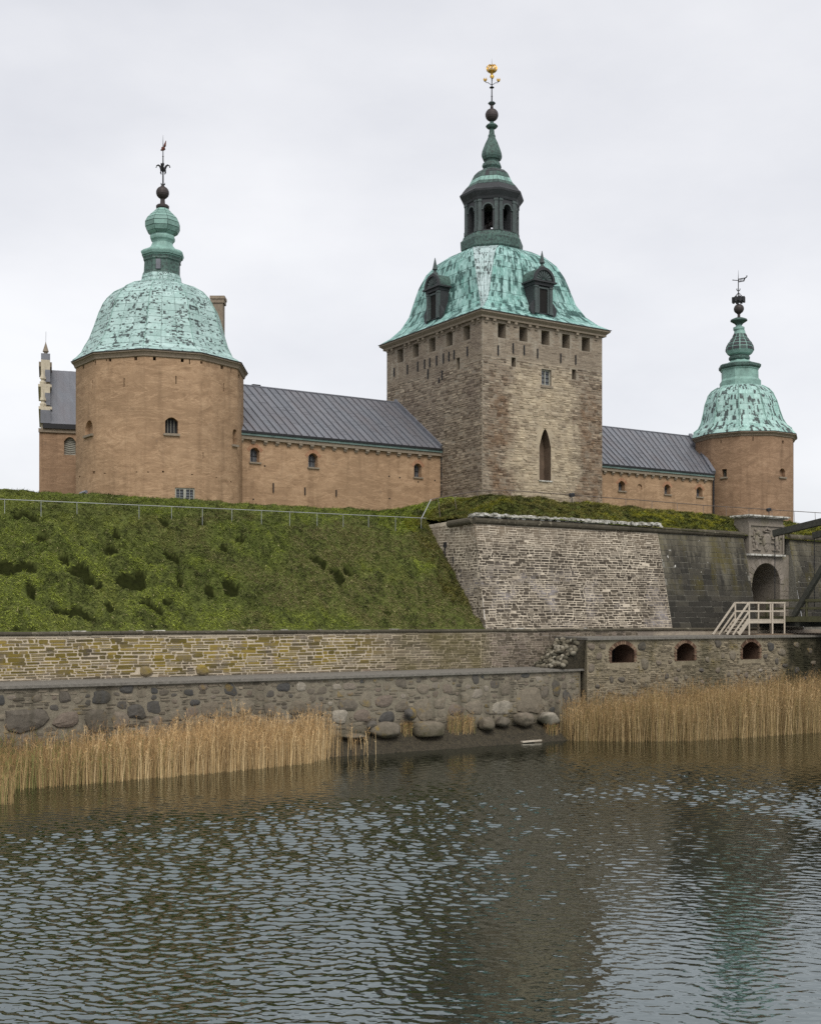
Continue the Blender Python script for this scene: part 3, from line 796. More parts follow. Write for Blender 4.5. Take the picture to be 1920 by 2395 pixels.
# ================================================================== RETAINING WALLS
# lower wall (p = 3.6): brown stones in pale mortar under a rounded string course
lw = thing("retaining_wall", "low wall of brown lichened stones in pale mortar under the grass slope", "wall", P(-14, 3.6, -2.75))
pl = front(3.6)
m = MB().pbox(pl, -45, 34, -3.2, -0.78, -0.9, 0.0); part("wall_core", m, MAT['low_mortar'], lw)
rects = courses(-31.5, -2.6, -2.78, -0.82, 0.152, 0.52, hj=0.35, lj=0.7, gap=0.046, wob=0.12, irr=1.3)
rects += courses(-2.6, 9, -2.78, -0.82, 0.135, 0.36, hj=0.25, lj=0.5, gap=0.03, wob=.1, irr=1)
rects = [q for q in rects if not any(abs((q[0] + q[1]) / 2 - a) < 0.32 and abs((q[2] + q[3]) / 2 - b) < 0.25 for a, b in ((-21.7, -2.45), (-18.95, -2.45)))]
lay(lw, pl, rects, MAT['low_stone'], 'stone', (0.008, 0.028), round_=0.25, jit=0.13, inset=.9)
for a in (-21.7, -18.95):
    m = MB(); boulder_shape(m, pl, a, -2.47, 0.33, 0.25, 0.13, 0.75); part("boulder", m, MAT['low_stone'], lw)
def string_course(parent, pl, u0, u1, v, r, name, L=1.6, white=0.12, w=0.0):
    u = u0
    while u < u1:
        l = min(L * random.uniform(0.8, 1.25), u1 - u); m = MB()
        dy = random.uniform(-0.012, 0.012)
        rg = [(v + dy + r * math.sin(a), w + 0.02 + r * 0.9 * math.cos(a)) for a in [math.pi * (-0.5 + i / 7) for i in range(8)]] + [(v + r, w - 0.25), (v - r, w - 0.25)]
        m.prism([pl.pt(u + 0.01, a, b) for a, b in rg], [pl.pt(u + l - 0.01, a, b) for a, b in rg], tint=random.random())
        part(name, m, MAT['white_stone'] if random.random() < white else MAT['cordon'], parent)
        u += l
string_course(lw, pl, -36, 24, -0.70, 0.085, "string_course_stone", 1.5, 0.0)
# bleached scraps of the course top
m = MB(); u = -31.5
while u < 6:
    l = random.uniform(0.12, 0.7)
    if random.random() < 0.26 + 0.2 * (u < -12): stone_shape(m, front(3.72), (u, u + l, -0.635, -0.575), 0.05, tint=random.random())
    u += l + random.uniform(0.05, 0.8)
part("bleached_edge", m, MAT['white_stone'], lw, kind='stuff')

# bastion (battered): corner at s = -2.2
BAT = 0.215
bw = thing("bastion_wall", "tall leaning bastion wall of dark stones in white mortar below the gate tower", "wall", P(4, 3.7, -0.6))
bf = front(3.7, BAT, -0.62); S0 = -2.2; S1 = 12.0; TOP = 5.25
bs = Plane(O0 + DR * S0, DL, -DR, 0.03, -0.62)
m = MB()
m.quad(bf.pt(S0, -0.8), bf.pt(S1, -0.8), bf.pt(S1, TOP + 0.4), bf.pt(S0 + 0.03 * 6, TOP + 0.4))
m.quad(bs.pt(3.7, -0.8), bs.pt(10.4, -0.8), bs.pt(10.4, TOP + 0.25), bs.pt(3.7 + BAT * 5.9, TOP + 0.4))
m.quad(P(S0 + .18, 3.7 + BAT * 6, TOP + .4), P(S1, 3.7 + BAT * 6, TOP + .4), P(S1, 5.6, TOP + .4), P(S0 + .18, 10.4, TOP + .25))
part("wall_core", m, MAT['bastion_mortar'], bw)
rects = courses(S0 + 0.05, S1, -0.6, TOP + 0.02, 0.145, 0.42, hj=0.3, lj=0.65, gap=0.042, wob=0.12, irr=1.2)
rects = [q for q in rects if random.random() > 0.012]
lay(bw, bf, rects, MAT['bastion_stone'], 'stone', (0.004, 0.02), 300, inset=.9, round_=0.22, jit=0.12,
    tint_fn=lambda q: min(1, max(0, random.gauss(0.42 + 0.22 * (vnoise(q[0] * .5, q[2] * .6) - .5), 0.27))))
def flank_keep(u, v):
    return v > float(ground(-2.05, u)) - 0.3 and u > 3.7 + BAT * (v + 0.62) + 0.04 and v < TOP + 0.15
rects = courses(3.7, 10.2, -0.6, TOP + 0.2, 0.15, 0.33, hj=0.3, lj=0.6, gap=0.05, keep=flank_keep, wob=0.2, irr=1.5)
lay(bw, bs, rects, MAT['bastion_stone'], 'flank_stone', (0.003, 0.015), 0, round_=0.25, jit=0.14, tint_fn=lambda q: random.uniform(0.45, 1.0))
# big rounded cordon along the top, and a bleached ragged edge over it
def cordon(parent, a, b, r, w_in=0.0):
    a = np.array(a); b = np.array(b); n = max(1, int(np.linalg.norm(b - a) / 1.4))
    for i in range(n):
        m = MB(); p0 = a + (b - a) * i / n; p1 = a + (b - a) * (i + 1) / n
        m.tube([p0 + (p1 - p0) * .004, p0 + (p1 - p0) * .996], r * random.uniform(.97, 1.03), 12, random.random())
        part("cordon_stone", m, MAT['cordon'], parent, smooth=False)
pc = 3.7 + BAT * (TOP + 0.62)
cordon(bw, P(S0 + .1, pc + .02, TOP + .22), P(19.75, pc + .02, TOP + .22), 0.20)
cordon(bw, P(S0 + .1, pc + .1, TOP + .22), P(S0 + .12, pc + 2.5, TOP + .16), 0.20)
m = MB()
for k in range(520):
    u = S0 + 0.1 + 14.4 * random.random() ** 1.15
    q = np.array(P(u, pc + random.uniform(-0.05, 0.4), TOP + 0.42 + random.uniform(0, 0.2)))
    m.box(q, DR.tolist() + [0.02] if False else np.array([DR[0], DR[1], 0]) * random.uniform(.05, .16), np.array([DL[0], DL[1], random.uniform(-.3, .3)]) * random.uniform(.05, .12), np.array([0, 0, 1]) * random.uniform(.03, .07), random.uniform(0.3, 1))
part("bleached_rubble", m, MAT['white_stone'], bw, kind='stuff')
for k, (x0, y0, x1, y1) in enumerate(((1042, 1278, 1042, 1300), (1061, 1302, 1062, 1318))):
    u, v = bs.hit(x0, y0); u2, v2 = bs.hit(x1, y1)
    m = MB(); m.tube([bs.pt(u, v, .06), bs.pt(u2, v2, .06)], 0.035, 6)
    if k == 0: m.pbox(bs, u - .12, u + .12, v - .05, v + .25, .02, .08)
    part("iron_anchor", m, MAT['iron'], bw)

# dark ashlar curtain with the gate
gw = thing("gate_curtain_wall", "dark leaning wall of wide ashlar blocks, streaked and damp, beside the gate arch", "wall", P(15, 3.7, -0.6))
SA, SB = 19.75, 24.2; PG = 4.95
m = MB()
m.quad(bf.pt(S1, -0.8, -.015), bf.pt(SA, -0.8, -.015), bf.pt(SA, TOP + .4, -.015), bf.pt(S1, TOP + .4, -.015))
m.quad(bf.pt(SB, -0.8, -.015), bf.pt(48, -0.8, -.015), bf.pt(48, TOP + .4, -.015), bf.pt(SB, TOP + .4, -.015))
m.poly([P(SA, 3.7, -.8), P(SA, PG + .3, -.8), P(SA, PG + .3, TOP + .4), P(SA, pc + .08, TOP + .4)])
m.poly([P(SB, 3.7, -.8), P(SB, PG + .3, -.8), P(SB, PG + .3, TOP + .4), P(SB, pc + .08, TOP + .4)])
part("wall_core", m, MAT['ashlar_joint'], gw)
def ash(u0, u1, dep):
    rects = courses(u0, u1, -0.62, TOP + 0.02, 0.345, 0.98, hj=0.08, lj=0.35, gap=0.022)
    lay(gw, bf, rects, MAT['ashlar'], 'ashlar_block', dep, 300, round_=0.06, jit=0.03, inset=0.95)
ash(S1 + .02, SA, (0.0, 0.022)); ash(SB + .02, 33, (0.0, 0.022))
cordon(gw, P(SB, pc + .02, TOP + .22), P(34, pc + .02, TOP + .22), 0.20)

# ------------------------------------------------------------------ gate portal
gp = thing("stone_gateway", "stone gateway with round arch below a carved coat of arms panel", "gateway", P(22, PG, 0))
pp = front(PG)
arch = dict(u0=20.55, u1=23.3, v0=-0.2, v1=3.66, kind='arch', depth=3.5)
m = MB(); holed_wall(m, pp, SA + .003, SB - .003, -0.8, 4.25, [arch], depth=3.5); part("portal_wall", m, MAT['portal'], gp)
h = arch; hole_fill("dark_passage", pp, h, MAT['dark'], gp, 3.4)
n = 15
for i in range(n):                       # voussoirs
    a0, a1 = math.pi * (i + .04) / n, math.pi * (i + .96) / n; c, r, v = 21.925, 1.375, 3.66 - 1.375
    m = MB()
    ri, ro = r * 1.005, r + 0.42
    q = [(c - ri * math.cos(a0), v + ri * math.sin(a0)), (c - ro * math.cos(a0), v + ro * math.sin(a0)), (c - ro * math.cos(a1), v + ro * math.sin(a1)), (c - ri * math.cos(a1), v + ri * math.sin(a1))]
    m.prism([pp.pt(x, y, -.2) for x, y in q], [pp.pt(x, y, .045) for x, y in q], tint=random.uniform(.3, 1)); part("voussoir", m, MAT['portal'], gp)
for side_ in (0, 1):
    u0, u1 = ((SA + .02, 20.5) if side_ == 0 else (23.35, SB - .02))
    for q in courses(u0, u1, -0.6, 2.25, 0.34, 0.7, hj=.05, lj=.2, gap=.02):
        m = MB(); stone_shape(m, pp, q, .025, .05, .02, inset=.95, tint=random.uniform(.1, .7)); part("jamb_block", m, MAT['portal'], gp)
# armorial panel: frame, lintel, carved relief
pa = front(PG - 0.12)
m = MB(); m.pbox(pa, 20.05, 23.5, 4.25, 6.62, -1.2, 0.0); part("panel_block", m, MAT['portal'], gp)
for (a, b, c, d) in ((20.05, 20.2, 4.27, 6.25), (23.35, 23.5, 4.27, 6.25), (20.2, 23.35, 6.1, 6.25)):
    m = MB(); m.pbox(pa, a, b, c, d, 0.0, .09); part("panel_frame", m, MAT['portal'], gp)
m = MB(); m.pbox(pa, 20.0, 23.55, 4.12, 4.24, -.3, .16, 1.0); part("panel_sill", m, MAT['white_stone'], gp)
m = MB(); m.pbox(pa, 19.85, 23.7, 6.62, 6.7, -1.2, .24, .5); m.pbox(pa, 19.75, 23.8, 6.70, 6.80, -1.3, .34, 1.0); part("panel_cap", m, MAT['white_stone'], gp)
rel = MB()
def blob(cu, cv, ru, rv, d, tn=.6): boulder_shape(rel, pa, cu, cv, ru, rv, d, tn, n=10, sq=2.0)
blob(21.8, 5.2, .42, .5, .16); blob(21.8, 4.72, .26, .3, .13)                      # shield
for k in range(5): blob(21.5 + .15 * k, 5.82 + .07 * (2 - abs(k - 2)), .08, .12, .15)   # crown
blob(21.8, 5.72, .36, .06, .17)
for sg in (-1, 1):                                                               # two rearing supporters
    c = 21.8 + sg * 0.95
    blob(c, 5.1, .22, .48, .16); blob(c - sg * .1, 5.62, .2, .2, .19); blob(c + sg * .14, 5.86, .11, .12, .12)
    blob(c - sg * .32, 5.3, .22, .07, .13); blob(c - sg * .3, 5.0, .22, .06, .12)
    blob(c + sg * .05, 4.66, .13, .22, .15); blob(c - sg * .22, 4.52, .2, .07, .13); blob(c + sg * .25, 4.5, .16, .06, .11)
    for k in range(4): blob(c + sg * (.3 + .06 * math.sin(k * 1.7)), 4.8 + .26 * k, .07, .15, .1)
part("carved_arms", rel, MAT['portal'], gp)

# ------------------------------------------------------------------ quay wall with boulders
qw = thing("quay_wall", "boulder wall rising from the muddy shore, topped by a grey coping ledge", "wall", P(-14, 0, -6))
qp = front(0.0); q0 = -45
m = MB().pbox(qp, q0, 1.4, -7.5, -2.87, -1.0, 0.0); part("wall_core", m, MAT['quay_mortar'], qw)
m = MB(); m.spbox(q0, 1.75, -0.14, 3.59, -2.868, -2.75); part("coping", m, MAT['coping'], qw)
placed = []
def place(u, v, ru, rv, d, tn, force=False):
    if not force:
        for a, b, c, e in placed:
            if abs(u - a) < (ru + c) * 1.0 + .01 and abs(v - b) < (rv + e) * 1.0 + .01: return False
    placed.append((u, v, ru, rv)); m = MB(); boulder_shape(m, qp, u, v, ru, rv, d, tn, n=13 if ru > .3 else 9, sq=random.uniform(2.2, 4.5)); part("boulder", m, MAT['field_stone'], qw); return True
def placepx(x, y, w, h, d, tn):
    u, v = qp.hit(x, y); u0, _ = qp.hit(x - w / 2, y); u1, _ = qp.hit(x + w / 2, y); _, v0 = qp.hit(x, y + h / 2); _, v1 = qp.hit(x, y - h / 2)
    place(u, v, (u1 - u0) / 2, (v1 - v0) / 2, d, tn, True)
for a in ((62, 1684, 96, 60, .4, .24), (157, 1684, 60, 40, .35, .84), (225, 1685, 58, 52, .3, .3), (282, 1684, 40, 44, .25, .75), (320, 1665, 42, 34, .3, .1), (238, 1631, 46, 30, .2, .02), (297, 1611, 30, 22, .2, .05),
          (152, 1630, 30, 26, .18, .2), (88, 1632, 24, 20, .15, .4), (5, 1638, 16, 24, .15, .02), (456, 1643, 26, 14, .15, .02), (575, 1655, 44, 30, .2, .6), (492, 1660, 46, 36, .2, .45), (475, 1606, 26, 18, .15, .8),
          (812, 1648, 44, 32, .28, .3), (898, 1640, 38, 30, .25, .85), (664, 1607, 30, 22, .15, .02), (704, 1605, 24, 24, .15, 1.0), (818, 1605, 30, 18, .12, .9), (989, 1611, 28, 26, .16, .72), (1046, 1611, 24, 22, .16, .8),
          (1112, 1588, 18, 22, .12, .1), (1116, 1622, 24, 22, .14, .95), (1182, 1612, 24, 32, .2, .4), (1237, 1640, 58, 66, .4, .5), (1028, 1645, 28, 24, .18, .7), (1175, 1655, 46, 34, .2, 1.0), (1272, 1618, 22, 26, .2, .3), (1088, 1632, 26, 22, .15, .6),
          (696, 1655, 38, 34, .22, .45), (632, 1660, 32, 30, .2, .4), (855, 1636, 32, 34, .14, .6), (1228, 1580, 20, 12, .1, .02), (1210, 1582, 18, 20, .12, .3), (795, 1675, 34, 36, .3, 1.0), (848, 1674, 36, 30, .22, .85),
          (940, 1652, 30, 28, .18, .35), (990, 1660, 46, 50, .2, .55), (1066, 1660, 36, 30, .2, .85), (1110, 1655, 40, 36, .22, .7), (905, 1678, 34, 30, .25, .05), (745, 1660, 30, 30, .2, .4), (1300, 1610, 20, 40, .2, .15), (1325, 1640, 22, 50, .25, .1)):
    placepx(a[0], a[1], a[2], a[3], a[4] * .4, a[5])
def tryfill(n, r0, r1):
    for k in range(n):
        u = random.uniform(-31.5, 1.1); v = random.uniform(-5.9, -3.0)
        low = (-v - 3.0) / 2.9; ru = random.uniform(r0, r1) * (0.75 + .5 * low); rv = ru * random.uniform(.5, .95)
        if v + rv > -2.9: continue
        if len(placed) < 295: place(u, v, ru, rv, random.uniform(.015, .035) + .04 * ru, random.random())
tryfill(300, .26, .42); tryfill(1500, .14, .27)
rects = [q for q in courses(-32, 1.3, -6.2, -2.9, 0.15, 0.36, hj=.35, lj=.6, gap=.045)
         if not any(((q[0] + q[1]) / 2 - a) ** 2 / (c + .14) ** 2 + ((q[2] + q[3]) / 2 - b) ** 2 / (e + .06) ** 2 < 1 for a, b, c, e in placed)]
lay(qw, qp, rects, MAT['rubble'], 'small_stone', (0.0, 0.045), 0, round_=.3, jit=.16)

# ------------------------------------------------------------------ gallery (right) with three gun ports
ga = thing("gun_gallery", "rubble stone gallery with three brick arched gun ports above the right reeds", "fortification", P(10, -0.5, -6))
gf = front(-0.5); G0 = 1.45
ports = [hole_px(gf, 1429, 1482, 1511, 1550, 'seg', 1.6), hole_px(gf, 1581, 1622.5, 1508, 1546, 'seg', 1.6), hole_px(gf, 1735, 1774.5, 1505, 1542, 'seg', 1.6)]
for h in ports: h['rise'] = .36; h['v1'] += .1
m = MB(); rv_ = MB()
holed_wall(m, gf, G0, 34, -7.5, -1.2, [dict(h, depth=.001) for h in ports])
m.quad(P(G0, -.5, -7.5), P(G0, -.5, -1.2), P(2.75, 3.55, -1.2), P(2.75, 3.55, -7.5))
part("wall_core", m, MAT['cap_mortar'], ga); 
for h in ports: rv_ = MB(); holed_wall(MB(), gf, h['u0'] - .1, h['u1'] + .1, h['v0'] - .1, h['v1'] + .1, [h], rev=rv_); rv_.t = [.05] * len(rv_.t); part("port_reveal", rv_, MAT['brick'], ga)  # inner faces take the darkest brick tint, painting in the recess shade
for h in ports: hole_fill("port_back", gf, h, MAT['dark'], ga)
m = MB()
top = [P(G0 - .12, -.66, -1.198), P(34, -.66, -1.198), P(34, 3.58, -1.198), P(2.55, 3.58, -1.198)]
m.prism(top, [(x, y, z + .13) for x, y, z in top]); part("coping_slab", m, MAT['coping'], ga)
gplaced = []
for h in ports:
    c = (h['u0'] + h['u1']) / 2; n = 13
    ap = arch_pts(h, n)
    for i in range(n):
        (x0, y0), (x1, y1) = ap[i], ap[i + 1]; m = MB()
        def outw(x, y):
            dx, dy = x - c, y - (h['v0'] + .25); L = math.hypot(dx, dy); return (x + dx / L * .2, y + dy / L * .2)
        e = .08
        q = [(x0 + (x1 - x0) * e, y0 + (y1 - y0) * e), outw(x0 + (x1 - x0) * e, y0 + (y1 - y0) * e), outw(x1 - (x1 - x0) * e, y1 - (y1 - y0) * e), (x1 - (x1 - x0) * e, y1 - (y1 - y0) * e)]
        m.prism([gf.pt(x, y, -.15) for x, y in q], [gf.pt(x, y, .05) for x, y in q], tint=random.random()); part("arch_brick", m, MAT['brick'], ga)
    k = 0; v = h['v0'] + .02
    while v < h['v1'] - h['rise'] - .05:
        for sd in (-1, 1):
            l = .2 if k % 2 else .12; x = h['u0'] if sd < 0 else h['u1']
            m = MB(); m.pbox(gf, min(x, x + sd * l), max(x, x + sd * l), v, v + .068, -.15, .04, random.random()); part("jamb_brick", m, MAT['brick'], ga)
        v += .082; k += 1
def gtry(u, v, ru, rv, tn):
    if in_hole(ports, u - ru, u + ru, v - rv, v + rv, .28): return
    for a, b, c, e in gplaced:
        if abs(u - a) < ru + c + .25 and abs(v - b) < rv + e + .12: return
    gplaced.append((u, v, ru, rv)); m = MB(); boulder_shape(m, gf, u, v, ru, rv, .09, tn); part("boulder", m, MAT['field_stone'], ga)
for x, y, w, h, tn in ((1382, 1512, 16, 18, .8), (1408, 1511, 16, 16, .4), (1500, 1512, 18, 22, .1), (1521, 1524, 16, 18, .85), (1678, 1505, 16, 18, .2), (1801, 1512, 16, 22, .05), (1827, 1525, 18, 18, .6), (1400, 1535, 14, 18, .8), (1382, 1562, 16, 20, .75), (1507, 1553, 18, 26, .65), (1712, 1533, 16, 24, .6), (1600, 1560, 20, 14, .3), (1805, 1545, 20, 18, .1)):
    u, v = gf.hit(x, y); uu, _ = gf.hit(x + w, y); _, vv = gf.hit(x, y + h); gtry(u, v, abs(uu - u) / 2, abs(vv - v) / 2, tn)
for k in range(160): gtry(random.uniform(1.8, 20), random.uniform(-4.6, -1.6), random.uniform(.12, .27), random.uniform(.1, .2), random.random())
rects = [q for q in courses(G0 + .02, 21.5, -5.4, -1.22, 0.098, 0.28, ports, hj=.35, lj=.6, gap=.03) if not in_hole(ports, *q, .17)
         and not any(((q[0] + q[1]) / 2 - a) ** 2 / (c + .1) ** 2 + ((q[2] + q[3]) / 2 - b) ** 2 / (e + .04) ** 2 < 1 for a, b, c, e in gplaced)]
lay(ga, gf, rects, MAT['cap_rubble'], 'small_stone', (0.0, 0.05), 0, round_=.3, jit=.16)
# cobble heap against its left end
ch = thing("cobble_heap", "sloping heap of round cobbles against the left end of the gun gallery", "stone heap", P(1.0, 1.8, -2.75))
m = MB()
m.prism([P(-.1, -.1, -2.74), P(1.7, -.1, -2.74), P(2.9, 3.5, -2.74), P(1.0, 3.5, -2.74)], [P(1.42, -.3, -1.25), P(1.6, -.3, -1.25), P(2.9, 3.5, -1.25), P(2.62, 3.5, -1.25)])
part("heap_core", m, MAT['mud'], ch)
import bmesh
def ico_mesh(name, sub, amp, seed, mat):
    bm = bmesh.new(); bmesh.ops.create_icosphere(bm, subdivisions=sub, radius=1.0); r_ = random.Random(seed)
    o = [r_.uniform(0, 9) for _ in range(3)]
    for v in bm.verts:
        k = 1 + amp * (math.sin(v.co.x * 2.3 + o[0]) + math.sin(v.co.y * 2.9 + o[1]) + math.sin(v.co.z * 2.6 + o[2])) / 2 + r_.uniform(-.16, .16) * amp
        v.co *= k
    me = bpy.data.meshes.new(name); bm.to_mesh(me); bm.free()
    a = me.attributes.new("tint", 'FLOAT', 'FACE'); a.data.foreach_set("value", np.full(len(me.polygons), r_.random(), np.float32))
    me.polygons.foreach_set("use_smooth", np.ones(len(me.polygons), bool)); me.materials.append(mat); return me
cob = [ico_mesh("cobble", 2, .14, k, MAT['cobble']) for k in range(9)]
for k in range(120):
    p = random.uniform(-.25, 3.3); hgt_ = random.random()
    edge = 1.42 + (p + .3) / 3.8 * 1.2; base = -.1 + (p + .1) / 3.6 * 1.1
    s = base + (edge - base) * hgt_; r_ = random.uniform(.10, .19)
    o = bpy.data.objects.new("cobble", random.choice(cob)); COL.objects.link(o); o.parent = ch
    o.location = np.array(P(s - .05, p - .05, -2.72 + 1.5 * hgt_ + .02)) - LOC[ch]
    o.rotation_euler = (random.uniform(-.4, .4), random.uniform(-.4, .4), random.uniform(0, 6)); o.scale = (r_ * random.uniform(1, 1.4), r_, r_ * random.uniform(.65, .85))

# shore stones
SHORE = [(1226, 1680, 46, 26, "rounded reddish boulder half sunk in the mud under the biggest wall boulder", .75),
         (1282, 1677, 46, 28, "pale rounded boulder lying on mud beside the right reeds", 1.0),
         (1178, 1688, 32, 18, "small mossy stone on the mud left of the reddish boulder", .3),
         (902, 1704, 74, 32, "wide flat dark boulder on the shore right of the left reeds", .35),
         (1000, 1703, 66, 30, "blocky grey stone with a flat top on the middle of the shore", .5),
         (824, 1720, 54, 12, "long low stone at the waterline by the end of left reeds", .45),
         (1140, 1690, 40, 28, "dull brown stone against the foot of the quay wall", .4),
         (960, 1668, 30, 26, "dark boulder tucked under the ochre lichen patch of the wall", .1),
         (870, 1695, 26, 16, "small dark stone left of the wide flat boulder", .15)]
for i, (x, y, w, h, lab, tn) in enumerate(SHORE):
    p = -0.45; u, v = front(p).hit(x, y); u1, _ = front(p).hit(x + w / 2, y); _, v1 = front(p).hit(x, y - h / 2)
    me = ico_mesh("shore_boulder", 3, .30 if i != 4 else .10, 50 + i, MAT['field_stone'])
    r5 = random.Random(900 + i); dirs = [Vector((r5.gauss(0, 1), r5.gauss(0, 1), r5.gauss(0, 1))).normalized() for _ in range(9)]
    for vv in me.vertices:
        for d_ in dirs:                                   # chipped, flattened faces
            q_ = vv.co.dot(d_) - .80
            if q_ > 0: vv.co -= d_ * q_ * .85
    me.attributes["tint"].data.foreach_set("value", np.full(len(me.polygons), tn, np.float32))
    o = bpy.data.objects.new("shore_boulder", me); COL.objects.link(o)
    ru = abs(u1 - u); rv = abs(v1 - v)
    if i == 4:
        for vv in me.vertices: vv.co = Vector([math.copysign(abs(q) ** .45, q) for q in vv.co])
    zb = max(float(shore_z(u, p)) - .10, v - rv * 1.5); top_ = v + rv; o.location = P(u, p, (top_ + zb) / 2); o.scale = (ru, ru * .75, max(.12, (top_ - zb) / 2))
    o.rotation_euler = (0, 0, math.atan2(DR[1], DR[0])); o["label"] = lab; o["category"] = "boulder"; o["group"] = "boulders lying on the muddy shore"
m = MB(); a = P(-3.55, -1.2, -6.33); b = P(-2.35, -1.25, -6.31); m.beam(a, b, .2, .07); solo("driftwood_plank", m, MAT['wood_pale'], "short pale plank lying at the water's edge left of right reeds", "plank")

# ------------------------------------------------------------------ reeds
t = NT("dry_reed", 0.85, 0.15); MAT['reed'] = t.out(t.attr("tintcol", 'Color'))
def reeds(name, n, region, hfun, tone):
    s = rng.uniform(region[0], region[1], n * 3); p = rng.uniform(region[2], region[3], n * 3)
    ok = region[4](s, p + rng.normal(0, .22, len(p)) - 0.5 * (fbm(s * 1.1, s * 0.3, 3) - .5)) & (rng.random(len(s)) < 0.25 + 0.95 * fbm(s * 1.3, p * 1.6, 3))
    s, p = s[ok][:n], p[ok][:n]; n = len(s)
    zb = np.maximum(shore_z(s, p), -6.45); h = hfun(s, p) * np.where(rng.random(n) < .12, rng.uniform(.95, 1.22, n), rng.uniform(0.5, 1.0, n))
    h = h * (0.60 + 0.58 * fbm(s * 0.9 + 11, p * 1.2 + 4, 3))
    lean_s = rng.normal(0.03, 0.075, n) * h; lean_p = rng.normal(0, 0.07, n) * h
    def X(s_, p_, z_): return np.stack([O0[0] + DR[0] * s_ + DL[0] * p_, O0[1] + DR[1] * s_ + DL[1] * p_, z_ + EYE], -1)
    tone = np.array(tone); base = tone[rng.integers(0, len(tone), n)] * rng.uniform(.8, 1.6, n)[:, None]
    Vs, Fs, Cs = [], [], []; off = 0
    w = rng.uniform(0.005, 0.010, n)
    a0 = X(s - w, p, zb); a1 = X(s + w, p, zb); m0 = X(s - w * .8 + lean_s * .35, p + lean_p * .35, zb + h * .55); m1 = X(s + w * .8 + lean_s * .35, p + lean_p * .35, zb + h * .55)
    t0 = X(s - w * .5 + lean_s, p + lean_p, zb + h); t1 = X(s + w * .5 + lean_s, p + lean_p, zb + h)
    V = np.stack([a0, a1, m0, m1, t0, t1], 1).reshape(-1, 3); b_ = np.arange(n)[:, None] * 6
    F1 = np.concatenate([b_ + np.array([[0, 1, 3]]), b_ + np.array([[0, 3, 2]]), b_ + np.array([[2, 3, 5]]), b_ + np.array([[2, 5, 4]])])
    C = np.stack([base * .42, base * .42, base * .9, base * .9, base, base], 1).reshape(-1, 3) if False else np.repeat(base, 6, 0)
    Vs.append(V); Fs.append(F1); Cs.append(C); off = len(V)
    for k in range(7):                                   # leaves and plume strands
        f = rng.uniform(.45, 1.0, n) if k < 3 else np.full(n, 1.0); L = rng.uniform(.14, .34, n) * (1.0 if k < 3 else .8)
        az = rng.uniform(0, 6.28, n); el = rng.uniform(.2, 1.3, n) if k < 3 else rng.uniform(.1, 1.2, n)
        q = X(s + lean_s * f, p + lean_p * f, zb + h * f); wv_ = .008 if k < 3 else .012
        e = X(s + lean_s * f + np.cos(az) * L * .45, p + lean_p * f + np.sin(az) * L * .4, zb + h * f + el * L)
        V = np.stack([q + [0, 0, wv_], q - [0, 0, wv_], e], 1).reshape(-1, 3); Vs.append(V); Fs.append(np.arange(3 * n).reshape(n, 3) + off); off += len(V)
        c2 = base * (1.0 if k < 3 else np.array([.98, .92, .88])); Cs.append(np.repeat(c2, 3, 0))
    return mesh_np(name, np.concatenate(Vs), np.concatenate(Fs), MAT['reed'], cols=np.concatenate(Cs), kind='stuff')
STRAW = [(0.43, 0.300, 0.148), (0.35, 0.235, 0.11), (0.55, 0.41, 0.225), (0.21, 0.135, 0.065), (0.30, 0.20, 0.095)]
BROWN = [(0.25, 0.165, 0.075), (0.34, 0.24, 0.115), (0.19, 0.125, 0.06), (0.16, 0.155, 0.055)]
def lfront(s): return np.interp(s, [-34, -30.5, -26, -20, -16.5, -14.8], [-4.5, -4.3, -3.9, -3.4, -2.9, -1.2])
reeds("reed_bed", 11000, (-34, -14.2, -5, -.5, lambda s, p: (p > lfront(s)) & (s < -15.2 + np.abs(rng.normal(0, .9, len(s))) - .8 * (p < -2)) & (s > -25.5 + rng.normal(0, 1.6, len(s)))), lambda s, p: np.interp(s, [-34, -24, -18, -15, -14], [1.55, 1.65, 1.8, 1.7, 1.3]), STRAW)
reeds("reed_bed", 6500, (-36, -21.5, -5, -.5, lambda s, p: (p > lfront(s)) & (s < -24.5 + rng.normal(0, 1.6, len(s)))), lambda s, p: np.interp(s, [-34, -28, -22], [1.3, 1.35, 1.55]), BROWN)
def rfront(s): return np.interp(s, [-1.2, 0, 2, 5, 9, 16, 24], [-1.2, -2.4, -4.0, -5.2, -5.5, -5.7, -6.2])
reeds("reed_bed", 26000, (-.7, 23, -6.2, -.75, lambda s, p: (p > rfront(s))), lambda s, p: np.interp(s, [-1.1, .5, 3, 10, 23], [1.6, 1.95, 2.2, 2.55, 2.7]), [tuple(q * .78 for q in c) for c in STRAW] + [(0.22, 0.165, 0.07), (0.15, 0.115, 0.05)])
reeds('reed_bed', 260, (-32.6, -30.0, -7.6, -6.2, lambda s, p: s < -30.4 - .3 * np.abs(p + 7)), lambda s, p: np.full(np.shape(s), 1.45), BROWN)
reeds("reed_bed", 36, (-14.8, -12.3, -1.6, -.7, lambda s, p: s > -99), lambda s, p: np.full(np.shape(s), 1.2), STRAW)
reeds("dry_weeds", 160, (-7.5, -6.0, -.6, -.15, lambda s, p: s > -99), lambda s, p: np.full(np.shape(s), .8), BROWN)
reeds("dry_weeds", 60, (-10.2, -9.6, -.5, -.1, lambda s, p: s > -99), lambda s, p: np.full(np.shape(s), .7), BROWN)
reeds("dry_weeds", 90, (-1.6, -.8, -1.0, -.3, lambda s, p: s > -99), lambda s, p: np.full(np.shape(s), .7), BROWN)

